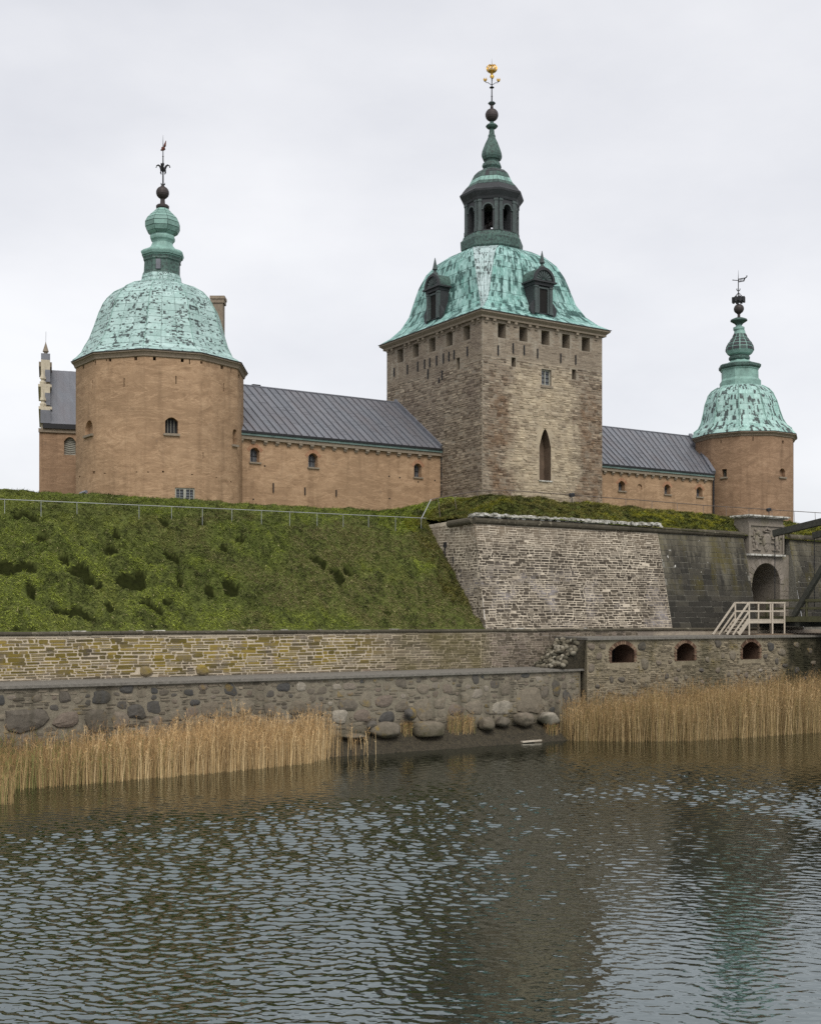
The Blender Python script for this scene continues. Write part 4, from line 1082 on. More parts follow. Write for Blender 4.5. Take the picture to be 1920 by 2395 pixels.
# ================================================================== CASTLE
def lathe_rings(cx, cy, prof_, n, ph, k, y0=HZ, poly=True):
    """prof_: (half width px, photo row), bottom to top; k px per metre"""
    f = (1 / math.cos(math.pi / n)) ** 0.5 if poly else 1.0
    return [ring(cx, cy, hw / k * f, (y0 - y) / k, n, ph) for hw, y in prof_]

def resample(rings, m):
    """rings (list of vertex rings) -> m+1 rings evenly spaced along the profile"""
    A = np.array(rings, float); d = np.linalg.norm(np.diff(A[:, 0], axis=0), axis=1); c = np.concatenate([[0], np.cumsum(d)])
    return [np.stack([[np.interp(x, c, A[:, j, q]) for q in range(3)] for j in range(A.shape[1])]) for x in np.linspace(0, c[-1], m + 1)]

def sheets(parent, rings, facets, ncol, nrow, mat, name="copper_sheet", out=0.018, gap=0.018, stag=True, uv0=0, row_tint=None):
    rr = resample(rings, nrow); cnt = 0
    ctr = np.mean(rr[0], axis=0)
    for fi, j in enumerate(facets):
        n = len(rr[0]); j2 = (j + 1) % n
        for r in range(nrow):
            for c in range(ncol):
                def q(a, b):
                    lo = rr[r][j] * (1 - a) + rr[r][j2] * a; hi = rr[r + 1][j] * (1 - a) + rr[r + 1][j2] * a
                    return lo * (1 - b) + hi * b
                Wd = np.linalg.norm(q((c + 1) / ncol, .5) - q(c / ncol, .5)) + 1e-6; Hd = np.linalg.norm(q((c + .5) / ncol, 1) - q((c + .5) / ncol, 0)) + 1e-6
                g = min(.3, gap / Wd / 2) / ncol; gv = min(.3, gap / Hd / 2)
                p = [q(c / ncol + g, gv), q((c + 1) / ncol - g, gv), q((c + 1) / ncol - g, 1 - gv), q(c / ncol + g, 1 - gv)]
                nn = np.cross(p[1] - p[0], p[3] - p[0]); nn /= np.linalg.norm(nn) + 1e-9
                if np.dot(nn[:2], (p[0] - ctr)[:2]) < 0: nn = -nn
                o1, o2 = out * random.uniform(.6, 1.5), out * random.uniform(.6, 1.5)
                fr = [p[0] + nn * o1, p[1] + nn * o2, p[2] + nn * o2 * .6, p[3] + nn * o1 * .6]; bk = [x - nn * .01 for x in p]
                U = uv0 + fi * ncol + c; Vv = r + (0.5 * (c % 2) if stag else 0)
                uv = [(U, Vv), (U + 1, Vv), (U + 1, Vv + 1), (U, Vv + 1)]
                m = MB(); tn = random.random() if row_tint is None else row_tint(fi, r, c)
                m.add(fr + bk, [(0, 1, 2, 3), (0, 4, 5, 1), (1, 5, 6, 2), (2, 6, 7, 3), (3, 7, 4, 0)], tn, uv + uv)
                part(name, m, mat, parent); cnt += 1
    return cnt

def inset(rings, k=.988, dz=.04):
    out = []
    for rg in rings:
        A = np.array(rg, float); c = A.mean(0); A[:, :2] = c[:2] + (A[:, :2] - c[:2]) * k; A[:, 2] -= dz; out.append([tuple(v) for v in A])
    return out

def loft_part(name, rings, mat, parent, smooth=False, ins=None):
    m = MB(); m.loft(inset(rings, ins, 0.0) if ins else [[tuple(v) for v in rg] for rg in rings])
    return part(name, m, mat, parent, smooth=smooth)

# ------------------------------------------------------------------ gate tower
TS0, TS1, TP0, TP1, TZ = 14.87, 27.47, 27.3, 41.7, 23.75
gt = thing("gate_tower", "square grey brown stone gate tower under a green bell roof with lantern spire", "tower", P(21.2, 34.5, 6))
fr = front(TP0); fl = side(TS0)
slotsR = [hole_px(fr, a, b, 760, 800, 'rect', 1.1) for a, b in ((1164, 1183), (1214, 1233), (1265.5, 1284.5), (1314, 1332), (1360, 1379))]
slotsL = [hole_px(fl, a, b, 780, 820, 'rect', 1.1) for a, b in ((929, 943), (965, 979), (1003, 1018), (1043, 1058), (1083, 1099))]
for h in slotsR + slotsL: h['v0'], h['v1'] = 22.45, 23.62
winR = [hole_px(fr, 1196, 1206, 836, 858, 'rect', .7), hole_px(fr, 1337, 1347, 864, 888, 'rect', .7), hole_px(fr, 1266, 1289, 864, 902, 'rect', .35), hole_px(fr, 1261, 1288, 1003, 1124, 'point', .9, rise=1.5)]
winL = [hole_px(fl, 1066.5, 1075, 837, 865, 'rect', .7)]
m = MB()
def reveals(pl, hs, mat, parent):
    for h in hs: q_ = MB(); holed_wall(MB(), pl, h['u0'] - .1, h['u1'] + .1, h['v0'] - .1, h['v1'] + .1, [h], rev=q_); part("opening_reveal", q_, mat, parent)
holed_wall(m, fr, TS0, TS1, 5.5, TZ + .3, slotsR + winR, rev=MB())
holed_wall(m, fl, TP0, TP1, 5.5, TZ + .3, slotsL + winL, rev=MB())
m.quad(P(TS1, TP0, 5.5), P(TS1, TP1, 5.5), P(TS1, TP1, TZ + .3), P(TS1, TP0, TZ + .3)); m.quad(P(TS0, TP1, 5.5), P(TS1, TP1, 5.5), P(TS1, TP1, TZ + .3), P(TS0, TP1, TZ + .3))
part("wall_core", m, MAT['tower_mortar'], gt); reveals(fr, slotsR + winR[:3], MAT['trim_stone'], gt); reveals(fr, winR[3:], MAT['niche'], gt); reveals(fl, slotsL + winL, MAT['trim_stone'], gt)
for h in slotsR: hole_fill("slot_back", fr, h, MAT['dark'], gt)  # near-black panels closing the back of the slots
for h in slotsL: hole_fill("slot_back", fl, h, MAT['dark'], gt)
for h in winR[:2]: hole_fill("window", fr, h, MAT['dark'], gt)
hole_fill("window", fl, winL[0], MAT['dark'], gt)
hole_fill("lancet_niche", fr, winR[3], MAT['niche'], gt)
m = MB(); h = winR[3]; m.pbox(fr, h['u0'] - .1, h['u1'] + .1, h['v0'] - .1, h['v0'], -.5, .12, 1.0); part("niche_sill", m, MAT['white_stone'], gt)
def glazed(pl, h, parent, nx=2, ny=3, fw=.09, fmat='frame', back=.22):
    m = MB(); m.pbox(pl, h['u0'], h['u1'], h['v0'], h['v1'], -back - .08, -back - .05); gp_ = part("window", m, MAT['glass'], parent)
    u0, u1, v0, v1 = h['u0'], h['u1'], h['v0'], h['v1']
    for a, b, c, d in ((u0, u1, v0, v0 + fw), (u0, u1, v1 - fw, v1), (u0, u0 + fw, v0 + fw, v1 - fw), (u1 - fw, u1, v0 + fw, v1 - fw)):
        m = MB(); m.pbox(pl, a, b, c, d, -back - .05, -back + .03); part("frame", m, MAT[fmat], gp_)
    for i in range(1, nx):
        x = u0 + (u1 - u0) * i / nx; m = MB(); w_ = fw * (.9 if nx == 2 else .35); m.pbox(pl, x - w_ / 2, x + w_ / 2, v0 + fw, v1 - fw, -back - .05, -back + .02); part("mullion", m, MAT[fmat], gp_)
    for i in range(1, ny):
        y = v0 + (v1 - v0) * i / ny; m = MB(); m.pbox(pl, u0 + fw, u1 - fw, y - .015, y + .015, -back - .05, -back + .005); part("glazing_bar", m, MAT['iron'], gp_)
    return gp_
glazed(fr, winR[2], gt, 2, 4, .11)
h = winR[2]; m = MB(); m.pbox(fr, h['u0'] - .12, h['u1'] + .12, h['v0'] - .2, h['v0'] - .003, -.1, .1); part("window_sill", m, MAT['trim_stone'], gt)
# stone courses: fine regular ones above, rougher below
def tt(q): return min(1, max(0, random.gauss(.46, .3)))
for pl, u0, u1, hs, brk in ((fr, TS0, TS1, slotsR + winR, 20.9), (fl, TP0, TP1, slotsL + winL, 20.6)):
    up = courses(u0 + .01, u1 - .01, brk, TZ + .2, .125, .55, hs, hj=.1, lj=.3, gap=.022)
    lo = courses(u0 + .01, u1 - .01, 6.0, brk - .01, .185, .44, hs, hj=.35, lj=.55, gap=.034, wob=.16)
    up = [q for q in up if not in_hole(hs, *q)]; lo = [q for q in lo if not in_hole(hs, *q) and random.random() > .03]
    lay(gt, pl, up, MAT['tower_stone'], 'upper_stone', (.0, .018), 0, round_=.08, jit=.05, tint_fn=lambda q: min(1, max(0, random.gauss(.46, .13))))
    lay(gt, pl, lo, MAT['tower_stone'], 'stone', (.0, .05), 110, round_=.2, jit=.14, tint_fn=tt)
def rods(pl, lst, parent, r=.045):
    for x, y0, y1 in lst:
        u, v1 = pl.hit(x, y0); _, v0 = pl.hit(x, y1); m = MB(); m.pbox(pl, u - r, u + r, v0, v1, -.05, .1); part("iron_anchor", m, MAT['iron'], parent)
rods(fr, [(1164, 808, 831), (1199, 803, 827), (1224.6, 808, 831), (1256, 816, 838), (1310, 827, 849), (1345, 831, 853)], gt)
rods(fl, [(923, 861, 881), (954, 853, 875), (978, 846, 869), (994, 841, 863), (1006, 837, 859), (1022, 832, 855), (1038, 827, 850), (1051, 823, 845), (1063, 819, 840), (1094, 811, 833), (1002, 864, 886), (1035, 867, 888), (1028, 883, 895)], gt)
# cornice, corbels
def rect_ring(s0, s1, p0, p1, z): return [P(s0, p0, z), P(s1, p0, z), P(s1, p1, z), P(s0, p1, z)]
m = MB(); o = .25
m.loft([rect_ring(TS0 - o, TS1 + o, TP0 - o, TP1 + o, 23.86), rect_ring(TS0 - o, TS1 + o, TP0 - o, TP1 + o, 24.02), rect_ring(TS0 - .5, TS1 + .5, TP0 - .5, TP1 + .5, 24.22), rect_ring(TS0 - .5, TS1 + .5, TP0 - .5, TP1 + .5, 24.36)]); part("cornice", m, MAT['trim_stone'], gt)
for pl, u0, u1 in ((fr, TS0, TS1), (fl, TP0, TP1)):
    u = u0 + .35
    hs = slotsR if pl is fr else slotsL
    while u < u1 - .2:
        if not in_hole(hs, u - .1, u + .1, 23.4, 23.6, .02):
            m = MB(); m.pbox(pl, u - .13, u + .13, 23.66, 23.86, -.1, .22, random.random()); m.pbox(pl, u - .13, u + .13, 23.5, 23.66, -.1, .11, .5); part("corbel", m, MAT['trim_stone'], gt)
        u += .72
# bell roof, square at the eaves and eight sided above
TC = O0 + DR * (TS0 + TS1) / 2 + DL * (TP0 + TP1) / 2
TSc, TPc = (TS0 + TS1) / 2, (TP0 + TP1) / 2
PROF = [(9.95, 24.36, 0, 1.13), (9.3, 24.62, .1, 1.13), (8.5, 25.1, .25, 1.13), (7.75, 25.75, .45, 1.13), (7.2, 26.6, .65, 1.12), (6.85, 27.6, .82, 1.10), (6.5, 28.65, 1.0, 1.09), (6.05, 29.6, 1.15, 1.07), (5.45, 30.35, 1.3, 1.05), (4.6, 30.95, 1.45, 1.03), (3.6, 31.4, 1.55, 1.0), (2.6, 31.7, 1.62, 1.0)]
def roof_ring(E, z, c, rho):
    a = (E + .542 * c) / (.8403 + .5421 * rho); b = rho * a
    return [P(TSc + x, TPc + y, z) for x, y in ((-a + c, -b), (a - c, -b), (a, -b + c), (a, b - c), (a - c, b), (-a + c, b), (-a, b - c), (-a, -b + c))]
rr = [roof_ring(*q) for q in PROF]
m = MB(); m.loft(inset(rr)); roof_main = part("bell_roof", m, MAT['copper_main'], gt)
m = MB(); m.loft([roof_ring(10.0, 24.363, 0, 1.13), roof_ring(9.98, 24.41, 0, 1.13)]); part("eave_edge", m, MAT['copper_soot'], gt)
sheets(roof_main, rr, [0], 15, 9, MAT['copper_main'], out=.02, gap=.03, uv0=0, stag=False)
sheets(roof_main, rr, [6], 14, 9, MAT['copper_main'], out=.02, gap=.03, uv0=40, stag=False)
sheets(roof_main, rr[1:], [7], 4, 9, MAT['copper_corner'], out=.02, gap=.02, uv0=80)
# dormers
def dormer(pl, c, z0):
    """pl: plane of its front"""
    d = MB(); d.pbox(pl, c - .95, c + .95, z0, z0 + 2.35, -3.2, 0.0); body = part("dormer", d, MAT['copper_soot'], gt)
    def sub(name, mb, mat): return part(name, mb, MAT[mat], body)
    m = MB(); m.pbox(pl, c - .42, c + .42, z0 + .12, z0 + 2.0, .0, .03); sub("shutter", m, 'dark')
    for x in (-.5, .5): m = MB(); m.pbox(pl, c + x - .07, c + x + .07, z0 + .05, z0 + 2.05, .0, .12); sub("door_frame", m, 'copper_black')
    m = MB(); m.pbox(pl, c - .57, c + .57, z0 + 2.05, z0 + 2.18, .0, .12); sub("door_frame", m, 'copper_black')
    for x in (-.78, .78):
        m = MB(); m.pbox(pl, c + x - .15, c + x + .15, z0, z0 + 2.2, .0, .16); m.pbox(pl, c + x - .19, c + x + .19, z0 + 2.1, z0 + 2.25, .0, .2); m.pbox(pl, c + x - .19, c + x + .19, z0 - .03, z0 + .18, .0, .2); sub("pilaster", m, 'copper_black')
        m = MB(); sg = 1 if x > 0 else -1
        sp = [(c + sg * (.98 + .5 * math.sin(k / 8 * math.pi) ** .7 * (1 - .35 * k / 8)), z0 - .25 + 1.25 * k / 8) for k in range(9)]
        lp = [(c + sg * .95, z0 - .25)] + sp + [(c + sg * .95, z0 + 1.0)]
        m.prism([pl.pt(a, b, -.12) for a, b in lp], [pl.pt(a, b, .1) for a, b in lp]); sub("scroll", m, 'copper_soot')
    m = MB(); m.pbox(pl, c - 1.0, c + 1.0, z0 + 2.3, z0 + 2.55, -3.0, .2); m.pbox(pl, c - 1.22, c + 1.22, z0 + 2.55, z0 + 2.68, -3.0, .38); sub("entablature", m, 'copper_soot')
    zz = z0 + 2.68; arc = [(c - 1.1 * math.cos(math.pi * k / 14), zz + 1.12 * math.sin(math.pi * k / 14)) for k in range(15)]
    m = MB(); m.prism([pl.pt(a, b, -2.9) for a, b in arc], [pl.pt(a, b, .1) for a, b in arc]); sub("barrel_roof", m, 'copper_dull')
    inn = [(c + (a - c) * .8, zz + (b - zz) * .8) for a, b in arc]
    m = MB()
    for k in range(14): m.prism([pl.pt(*arc[k], .1), pl.pt(*arc[k + 1], .1), pl.pt(*inn[k + 1], .1), pl.pt(*inn[k], .1)], [pl.pt(*arc[k], .28), pl.pt(*arc[k + 1], .28), pl.pt(*inn[k + 1], .28), pl.pt(*inn[k], .28)])
    sub("arch_moulding", m, 'copper_soot')
    m = MB()
    for k in range(9):
        a = math.pi * (k + .5) / 9; q = [(c + .15 * math.cos(a), zz + .1 + .15 * math.sin(a))] + [(c + .82 * math.cos(a + e), zz + .05 + .82 * math.sin(a + e)) for e in (-.12, 0, .12)]
        m.prism([pl.pt(x, y, .09) for x, y in q], [pl.pt(x, y, .17) for x, y in q])
    sub("shell", m, 'copper_black')
    q = pl.pt(c, 0, -.1); m = MB(); m.loft([ring(q[0], q[1], r_, zz + 1.05 + hh, 8) for r_, hh in ((.3, 0), (.26, .2), (.12, .3), (.1, .42), (.24, .5), (.2, .62), (.1, 1.1), (.02, 1.5))]); sub("finial", m, 'copper_black')
dormer(front(TP0 + .30), 21.25, 25.05); dormer(side(TS0 + .30), 34.6, 25.25)
# lantern
LX, LY = P(TSc, TPc, 0)[:2]; K = 26.82; ph = math.atan2(DR[1], DR[0]) + math.pi / 8
def lring(hw, y, n=8, p=ph): return ring(LX, LY, hw / K * 1.03, (HZ - y) / K, n, p)
m = MB(); m.loft([lring(68, 596), lring(72, 590), lring(73, 571), lring(68, 566), lring(66, 560), lring(63, 557)]); lan = part("lantern", m, MAT['copper_dull'], gt)
zb, zt = (HZ - 557) / K, (HZ - 484) / K; RL = 61.5 / K * 1.03; ap = RL * math.cos(math.pi / 8); hwid = RL * math.sin(math.pi / 8)
for k in range(8):
    a = ph + math.pi / 8 + k * math.pi / 4; nrm = np.array([math.cos(a), math.sin(a)]); e = np.array([-math.sin(a), math.cos(a)])
    pl = Plane(np.array([LX, LY]) + nrm * ap, e, nrm)
    op = dict(u0=-.40, u1=.40, v0=zb + .12, v1=zt - .42, kind='arch', depth=.28)
    m = MB(); holed_wall(m, pl, -hwid, hwid, zb, zt, [op], depth=.28)
    holed_wall(m, pl, -hwid * .87, hwid * .87, zb, zt, [op], w=-.28, depth=.01); part("arcade_panel", m, MAT['copper_soot'], lan)
    m = MB(); ao = arch_pts(dict(op, u0=-.52, u1=.52, v1=op['v1'] + .12)); ai = arch_pts(op)
    for i in range(len(ai) - 1): m.prism([pl.pt(*ai[i], 0), pl.pt(*ai[i + 1], 0), pl.pt(*ao[i + 1], 0), pl.pt(*ao[i], 0)], [pl.pt(*ai[i], .07), pl.pt(*ai[i + 1], .07), pl.pt(*ao[i + 1], .07), pl.pt(*ao[i], .07)])
    for x in (-.5, .5): m.pbox(pl, x - .1, x + .1, op['v1'] - .48, op['v1'] - .38, 0, .1)
    part("arch_trim", m, MAT['copper_black'], lan)
    for x in (-hwid + .2, hwid - .2):
        m = MB(); m.pbox(pl, x - .15, x + .15, zb, zt, 0, .09); m.pbox(pl, x - .18, x + .18, zb, zb + .35, 0, .13); m.pbox(pl, x - .18, x + .18, zt - .18, zt, 0, .13); part("pilaster", m, MAT['copper_black'], lan)
m = MB(); m.loft([lring(56, 560), lring(56, 556)]); part("lantern_floor", m, MAT['copper_soot'], lan)
for dx, dy in ((.5, .1), (-.3, .5), (0, -.4)):
    m = MB(); m.loft([ring(LX + dx, LY + dy, r_, zb + hh, 12) for r_, hh in ((.30, .9), (.27, 1.0), (.22, 1.3), (.12, 1.45), (.05, 1.5), (.03, 2.6))]); part("bell", m, MAT['bronze'], lan)
m = MB(); m.loft([lring(61.5, 484), lring(64, 483), lring(66, 478), lring(74, 467), lring(75, 463), lring(70, 458), lring(66, 452), lring(62, 447)]); part("lantern_cornice", m, MAT['copper_soot'], lan)
cup = [(62, 447), (53, 437), (47, 425), (42.5, 415), (38, 408), (30, 402), (20, 399)]
cr = [lring(*q) for q in cup]; cupo = loft_part("cupola", cr, MAT['copper_black'], gt, ins=.975)
_pal = ['copper_plain', 'copper_black', 'copper_dull', 'copper_soot']
rows = [['copper_plain', 'copper_dull'], ['copper_plain', 'copper_dull'], ['copper_soot', 'copper_dull'], ['copper_soot', 'copper_black'], ['copper_plain', 'copper_dull']]
rs5 = resample(cr, 5)
for r_ in range(5):
    for j in (4, 5, 6, 3, 7): sheets(cupo, [rs5[r_], rs5[r_ + 1]], [j], 4, 1, MAT[random.choice(rows[r_])], out=.012, gap=.03)
spire = MB(); spire.loft([lring(*q) for q in ((20, 400), (19, 396), (22.5, 391), (22.5, 388), (20, 382), (16, 380), (17, 376), (20.7, 374), (23.5, 368), (24, 363), (22.5, 355), (20, 348), (15, 335), (11, 327), (8.5, 321), (8.7, 317), (6.5, 313), (5.6, 302))]); sp_ = part("spire", spire, MAT['copper_dull'], gt)
def rnd(name, prof_, mat, parent, n=16, cx=LX, cy=LY, k=K):
    m = MB(); m.loft([ring(cx, cy, hw / k, (HZ - y) / k, n) for hw, y in prof_]); return part(name, m, MAT[mat], parent, smooth=False)
def ballp(r, y, n=7): return [(r * math.sin(math.pi * i / n) + .4, y + r * math.cos(math.pi * i / n)) for i in range(n + 1)]
rnd("collar", [(5.6, 302), (5, 301), (11, 299), (14.4, 295), (11, 291), (5, 289), (4.5, 284)], 'copper_dull', sp_)
rnd("ball", [(3, 285)] + ballp(15, 268.4, 9) + [(3.6, 252), (3.4, 245)], 'bronze', sp_, 20)
rnd("disc", [(3, 246), (6, 244), (9, 241), (6, 238), (1.4, 236)], 'copper_black', sp_)
rod = rnd("rod", [(1.7, 240), (1.5, 226), (2.2, 225), (1.4, 223), (1.2, 206), (5.6, 204.5), (5.6, 203.5), (1.2, 201), (1.0, 178)], 'iron', sp_, 8)
rnd("rod_tip", [(.6, 156), (.35, 145), (.15, 136)], 'iron', sp_, 6)
def crown(cx, cz, w, parent, k=1.0):
    m = MB(); m.loft([ring(cx[0], cx[1], r_ * w, cz + hh * w, 14) for r_, hh in ((.2, -1.0), (.3, -.8), (.5, -.62), (.78, -.5), (.86, -.3), (.82, -.28), (.78, -.42), (.3, -.5))])
    m.loft([ring(cx[0], cx[1], r_ * w, cz + hh * w, 14) for r_, hh in ((.2, -1.7), (.38, -1.5), (.34, -1.25), (.18, -1.1))])
    for j in range(8):
        a = j * math.pi / 4; m.tube([(cx[0] + w * r_ * math.cos(a), cx[1] + w * r_ * math.sin(a), EYE + cz + w * hh) for r_, hh in ((.84, -.35), (1.0, .1), (.98, .4), (.7, .68), (.25, .72), (.05, .6))], .085 * w, 5)
        b = a + math.pi / 8; m.box((cx[0] + w * .9 * math.cos(b), cx[1] + w * .9 * math.sin(b), EYE + cz - .05 * w), (.12 * w, 0, 0), (0, .12 * w, 0), (0, 0, .2 * w))
    m.loft([ring(cx[0], cx[1], r_ * w, cz + hh * w, 8) for r_, hh in ((.05, .55), (.16, .68), (.12, .85), (.03, .95))])
    return part("crown", m, MAT['gold'], parent)
crown((LX, LY), (HZ - 161) / K, 12.2 / K, sp_)
for j in range(3):
    a = R(8) + j * 2 * math.pi / 3 if j else math.pi
    a = (math.pi + .05, .05, math.pi * 1.5)[j]; d = 15.6 / K
    c = (LX + d * math.cos(a), LY + d * math.sin(a)); z = (HZ - 186.5) / K
    m = MB(); m.tube([(LX, LY, EYE + z - .42)] + [(LX + d * f * math.cos(a), LY + d * f * math.sin(a), EYE + z - g_) for f, g_ in ((.3, .34), (.6, .22), (.85, .24), (1.0, .12))], .028, 5); part("crown_arm", m, MAT['iron'], sp_)
    m = MB(); w = 4.3 / K
    m.loft([ring(c[0], c[1], r_ * w, z + hh * w, 10) for r_, hh in ((.3, -.9), (.75, -.6), (.9, .2), (.8, .2), (.3, -.3))])
    for q in range(5):
        b = q * 2 * math.pi / 5 + .3; m.loft([ring(c[0] + .85 * w * math.cos(b), c[1] + .85 * w * math.sin(b), r_ * w, z + hh * w, 5) for r_, hh in ((.25, .1), (.22, .5), (.02, 1.15))])
    part("small_crown", m, MAT['gold'], sp_)

# ------------------------------------------------------------------ ranges
WP = 33.2; RIDGE_P = 40.2
rf = front(WP)
def range_wing(lab, s0, s1, windows, blind, anchors, ridge0, ridge1, eave_z, pipe_px, base=5.0):
    th = thing("castle_range", lab, "building", P((s0 + s1) / 2, WP, 6), "plastered castle ranges with metal roofs")
    hs = [hole_px(rf, *w, 'seg', .55) for w in windows]; bh = [hole_px(rf, *w, 'arch', .12) for w in blind]
    for h in hs: h['rise'] = (h['u1'] - h['u0']) * .32
    m = MB(); holed_wall(m, rf, s0, s1, base, eave_z - .02, hs + bh); part("wall", m, MAT['plaster'], th)
    for h in bh: hole_fill("blind_arch", rf, h, MAT['plaster'], th)
    for h in hs:
        w = hole_fill("window", rf, h, MAT['glass'], th, .5)
        m = MB(); c = (h['u0'] + h['u1']) / 2; m.pbox(rf, c - .03, c + .03, h['v0'], h['v1'] - .1, -.5, -.44)
        m.pbox(rf, h['u0'], h['u1'], h['v0'] + .5, h['v0'] + .55, -.5, -.45); part("glazing_bar", m, MAT['iron'], w)
        m = MB(); m.pbox(rf, h['u0'] - .1, h['u1'] + .1, h['v0'] - .12, h['v0'] - .002, -.4, .13); part("sill", m, MAT['trim_stone'], w)
        n = 9; ap_ = arch_pts(h, n)
        for i in range(-1, n + 1):
            def pnt(j, e):
                tt_ = (j / n); x = h['u0'] + (h['u1'] - h['u0']) * tt_; y = h['v1'] - h['rise'] + h['rise'] * (1 - (2 * tt_ - 1) ** 2)
                dx, dy = x - c, y - (h['v1'] - .85); L = math.hypot(dx, dy); return (x + dx / L * e, y + dy / L * e)
            q = [pnt(i + .1, .02), pnt(i + .1, .3), pnt(i + .9, .3), pnt(i + .9, .02)]
            m = MB(); m.prism([rf.pt(a, b, -.1) for a, b in q], [rf.pt(a, b, .015) for a, b in q], tint=random.random()); part("arch_brick", m, MAT['brick_pale'], th)
    for x, y0, y1 in anchors: rods(rf, [(x, y0, y1)], th, .035)
    for x, y in ((620, 1090), (910, 1114), (935, 1117), (978, 1127), (1017, 1124), (593, 1168), (911, 1166)):
        u, v = rf.hit(x, y)
        if s0 < u < s1: m = MB(); m.pbox(rf, u - .06, u + .06, v - .06, v + .06, -.05, .004); part("putlog_hole", m, MAT['dark'], th)
    m = MB(); m.pbox(rf, s0, s1, eave_z - .28, eave_z, -.2, .24); part("cornice", m, MAT['trim_stone'], th)
    u = s0 + .5
    while u < s1 - .2:
        m = MB(); m.pbox(rf, u - .15, u + .15, eave_z - .42, eave_z - .283, -.1, .22, random.random()); m.pbox(rf, u - .13, u + .13, eave_z - .56, eave_z - .42, -.1, .12); part("corbel", m, MAT['trim_stone'], th); u += 1.0
    m = MB(); m.pbox(rf, s0, s1, eave_z + .003, eave_z + .17, -.1, .34); part("gutter_board", m, MAT['gutter'], th)
    m = MB(); m.pbox(rf, s0, s1, eave_z + .173, eave_z + .33, -.1, .42); part("gutter", m, MAT['iron'], th)
    # roof: standing seam panels
    (ra, za), (rb, zb_) = ridge0, ridge1
    def E(s): return np.array(P(s, WP - .25, eave_z + .335))
    def Rg(s):
        f = (s - s0) / (s1 - s0); return np.array(P(ra + (rb - ra) * f, RIDGE_P, za + (zb_ - za) * f))
    m = MB(); m.poly([tuple(E(s0)), tuple(E(s1)), tuple(Rg(s1)), tuple(Rg(s0))])
    m.poly([tuple(Rg(s0)), tuple(Rg(s1)), P(s1, RIDGE_P + 6.9, eave_z), P(s0, RIDGE_P + 6.9, eave_z)])
    m.poly([P(s1, WP - .2, eave_z), tuple(Rg(s1)), P(s1, RIDGE_P + 6.9, eave_z)]); m.poly([P(s0, WP - .2, eave_z), tuple(Rg(s0)), P(s0, RIDGE_P + 6.9, eave_z)])
    rp = part("roof", m, MAT['roof'], th)
    n = int(round((s1 - s0) / .66))
    for i in range(n):
        a, b = s0 + (s1 - s0) * i / n, s0 + (s1 - s0) * (i + 1) / n
        q = [E(a), E(b), Rg(b), Rg(a)]; nn = np.cross(q[1] - q[0], q[3] - q[0]); nn /= np.linalg.norm(nn); nn *= np.sign(nn[2])
        m = MB(); g_ = random.uniform(.35, .65)
        cuts = sorted([0, 1] + [random.uniform(.1, .9) for _ in range(4)])
        for c0, c1 in zip(cuts[:-1], cuts[1:]):
            pa_ = [q[0] + (q[3] - q[0]) * c0, q[1] + (q[2] - q[1]) * c0, q[1] + (q[2] - q[1]) * (c1 - .0015), q[0] + (q[3] - q[0]) * (c1 - .0015)]
            m.prism([x + nn * .004 for x in pa_], [pa_[0] + nn * .028, pa_[1] + nn * .028, pa_[2] + nn * .02, pa_[3] + nn * .02], tint=min(1, max(0, random.gauss(g_, .13))))
        e = (q[1] - q[0]) / np.linalg.norm(q[1] - q[0])
        m.prism([q[0] - e * .028 + nn * .01, q[0] + e * .028 + nn * .01, q[0] + e * .028 + nn * .11, q[0] - e * .028 + nn * .11], [q[3] - e * .028 + nn * .01, q[3] + e * .028 + nn * .01, q[3] + e * .028 + nn * .11, q[3] - e * .028 + nn * .11], tint=0.0)
        part("roof_panel", m, MAT['roof'], rp)
    m = MB(); m.tube([tuple(Rg(s0) + [0, 0, .03]), tuple(Rg(s1) + [0, 0, .03])], .09, 6); part("ridge_cap", m, MAT['lead'], rp)
    m = MB(); m.beam(E(s1) + [0, 0, .12], Rg(s1) + [0, 0, .15], .34, .4); part("verge", m, MAT['lead'], rp)
    u, _ = rf.hit(pipe_px, 1100)
    m = MB(); m.tube([rf.pt(u, eave_z + .1, .22), rf.pt(u, eave_z - .5, .16), rf.pt(u, base, .16)], .09, 8); part("drainpipe", m, MAT['iron'], th)
    return th
sL = rf.hit(520, 1100)[0]
zR0 = front(RIDGE_P).hit(560, 903); zR1 = front(RIDGE_P).hit(925, 940)
zr = (zR0[1] + zR1[1]) / 2
rl = range_wing("ochre plastered castle range between the left tower and the square gate tower", sL, TS0 - .02, [(585.5, 607.5, 1047, 1081), (721.5, 743.5, 1060, 1093), (968.5, 986, 1084, 1116)], [], [(639, 1130, 1152), (713, 1140, 1158), (786, 1146, 1161)], (sL - .1, zr), (TS0 - .02, zr), 13.75, 1031)
m = MB(); a, v = front(RIDGE_P + .1).hit(591, 902); b, _ = front(RIDGE_P + .1).hit(609, 902); m.pbox(front(RIDGE_P + .1), a, b, v - .6, v + .12, -.6, .1); part("roof_hatch", m, MAT['iron'], rl)
sR = rf.hit(1664, 1100)[0]
range_wing("ochre castle range with small windows between the gate tower and right tower", TS1 + .02, sR, [(1445.5, 1461, 1125, 1148), (1553, 1567, 1133, 1156), (1628, 1642, 1139, 1162)], [(1489, 1501, 1132, 1145)], [], (TS1 + .02, zr), (front(RIDGE_P).hit(1613, 1020)[0], zr), 13.75, 1665)
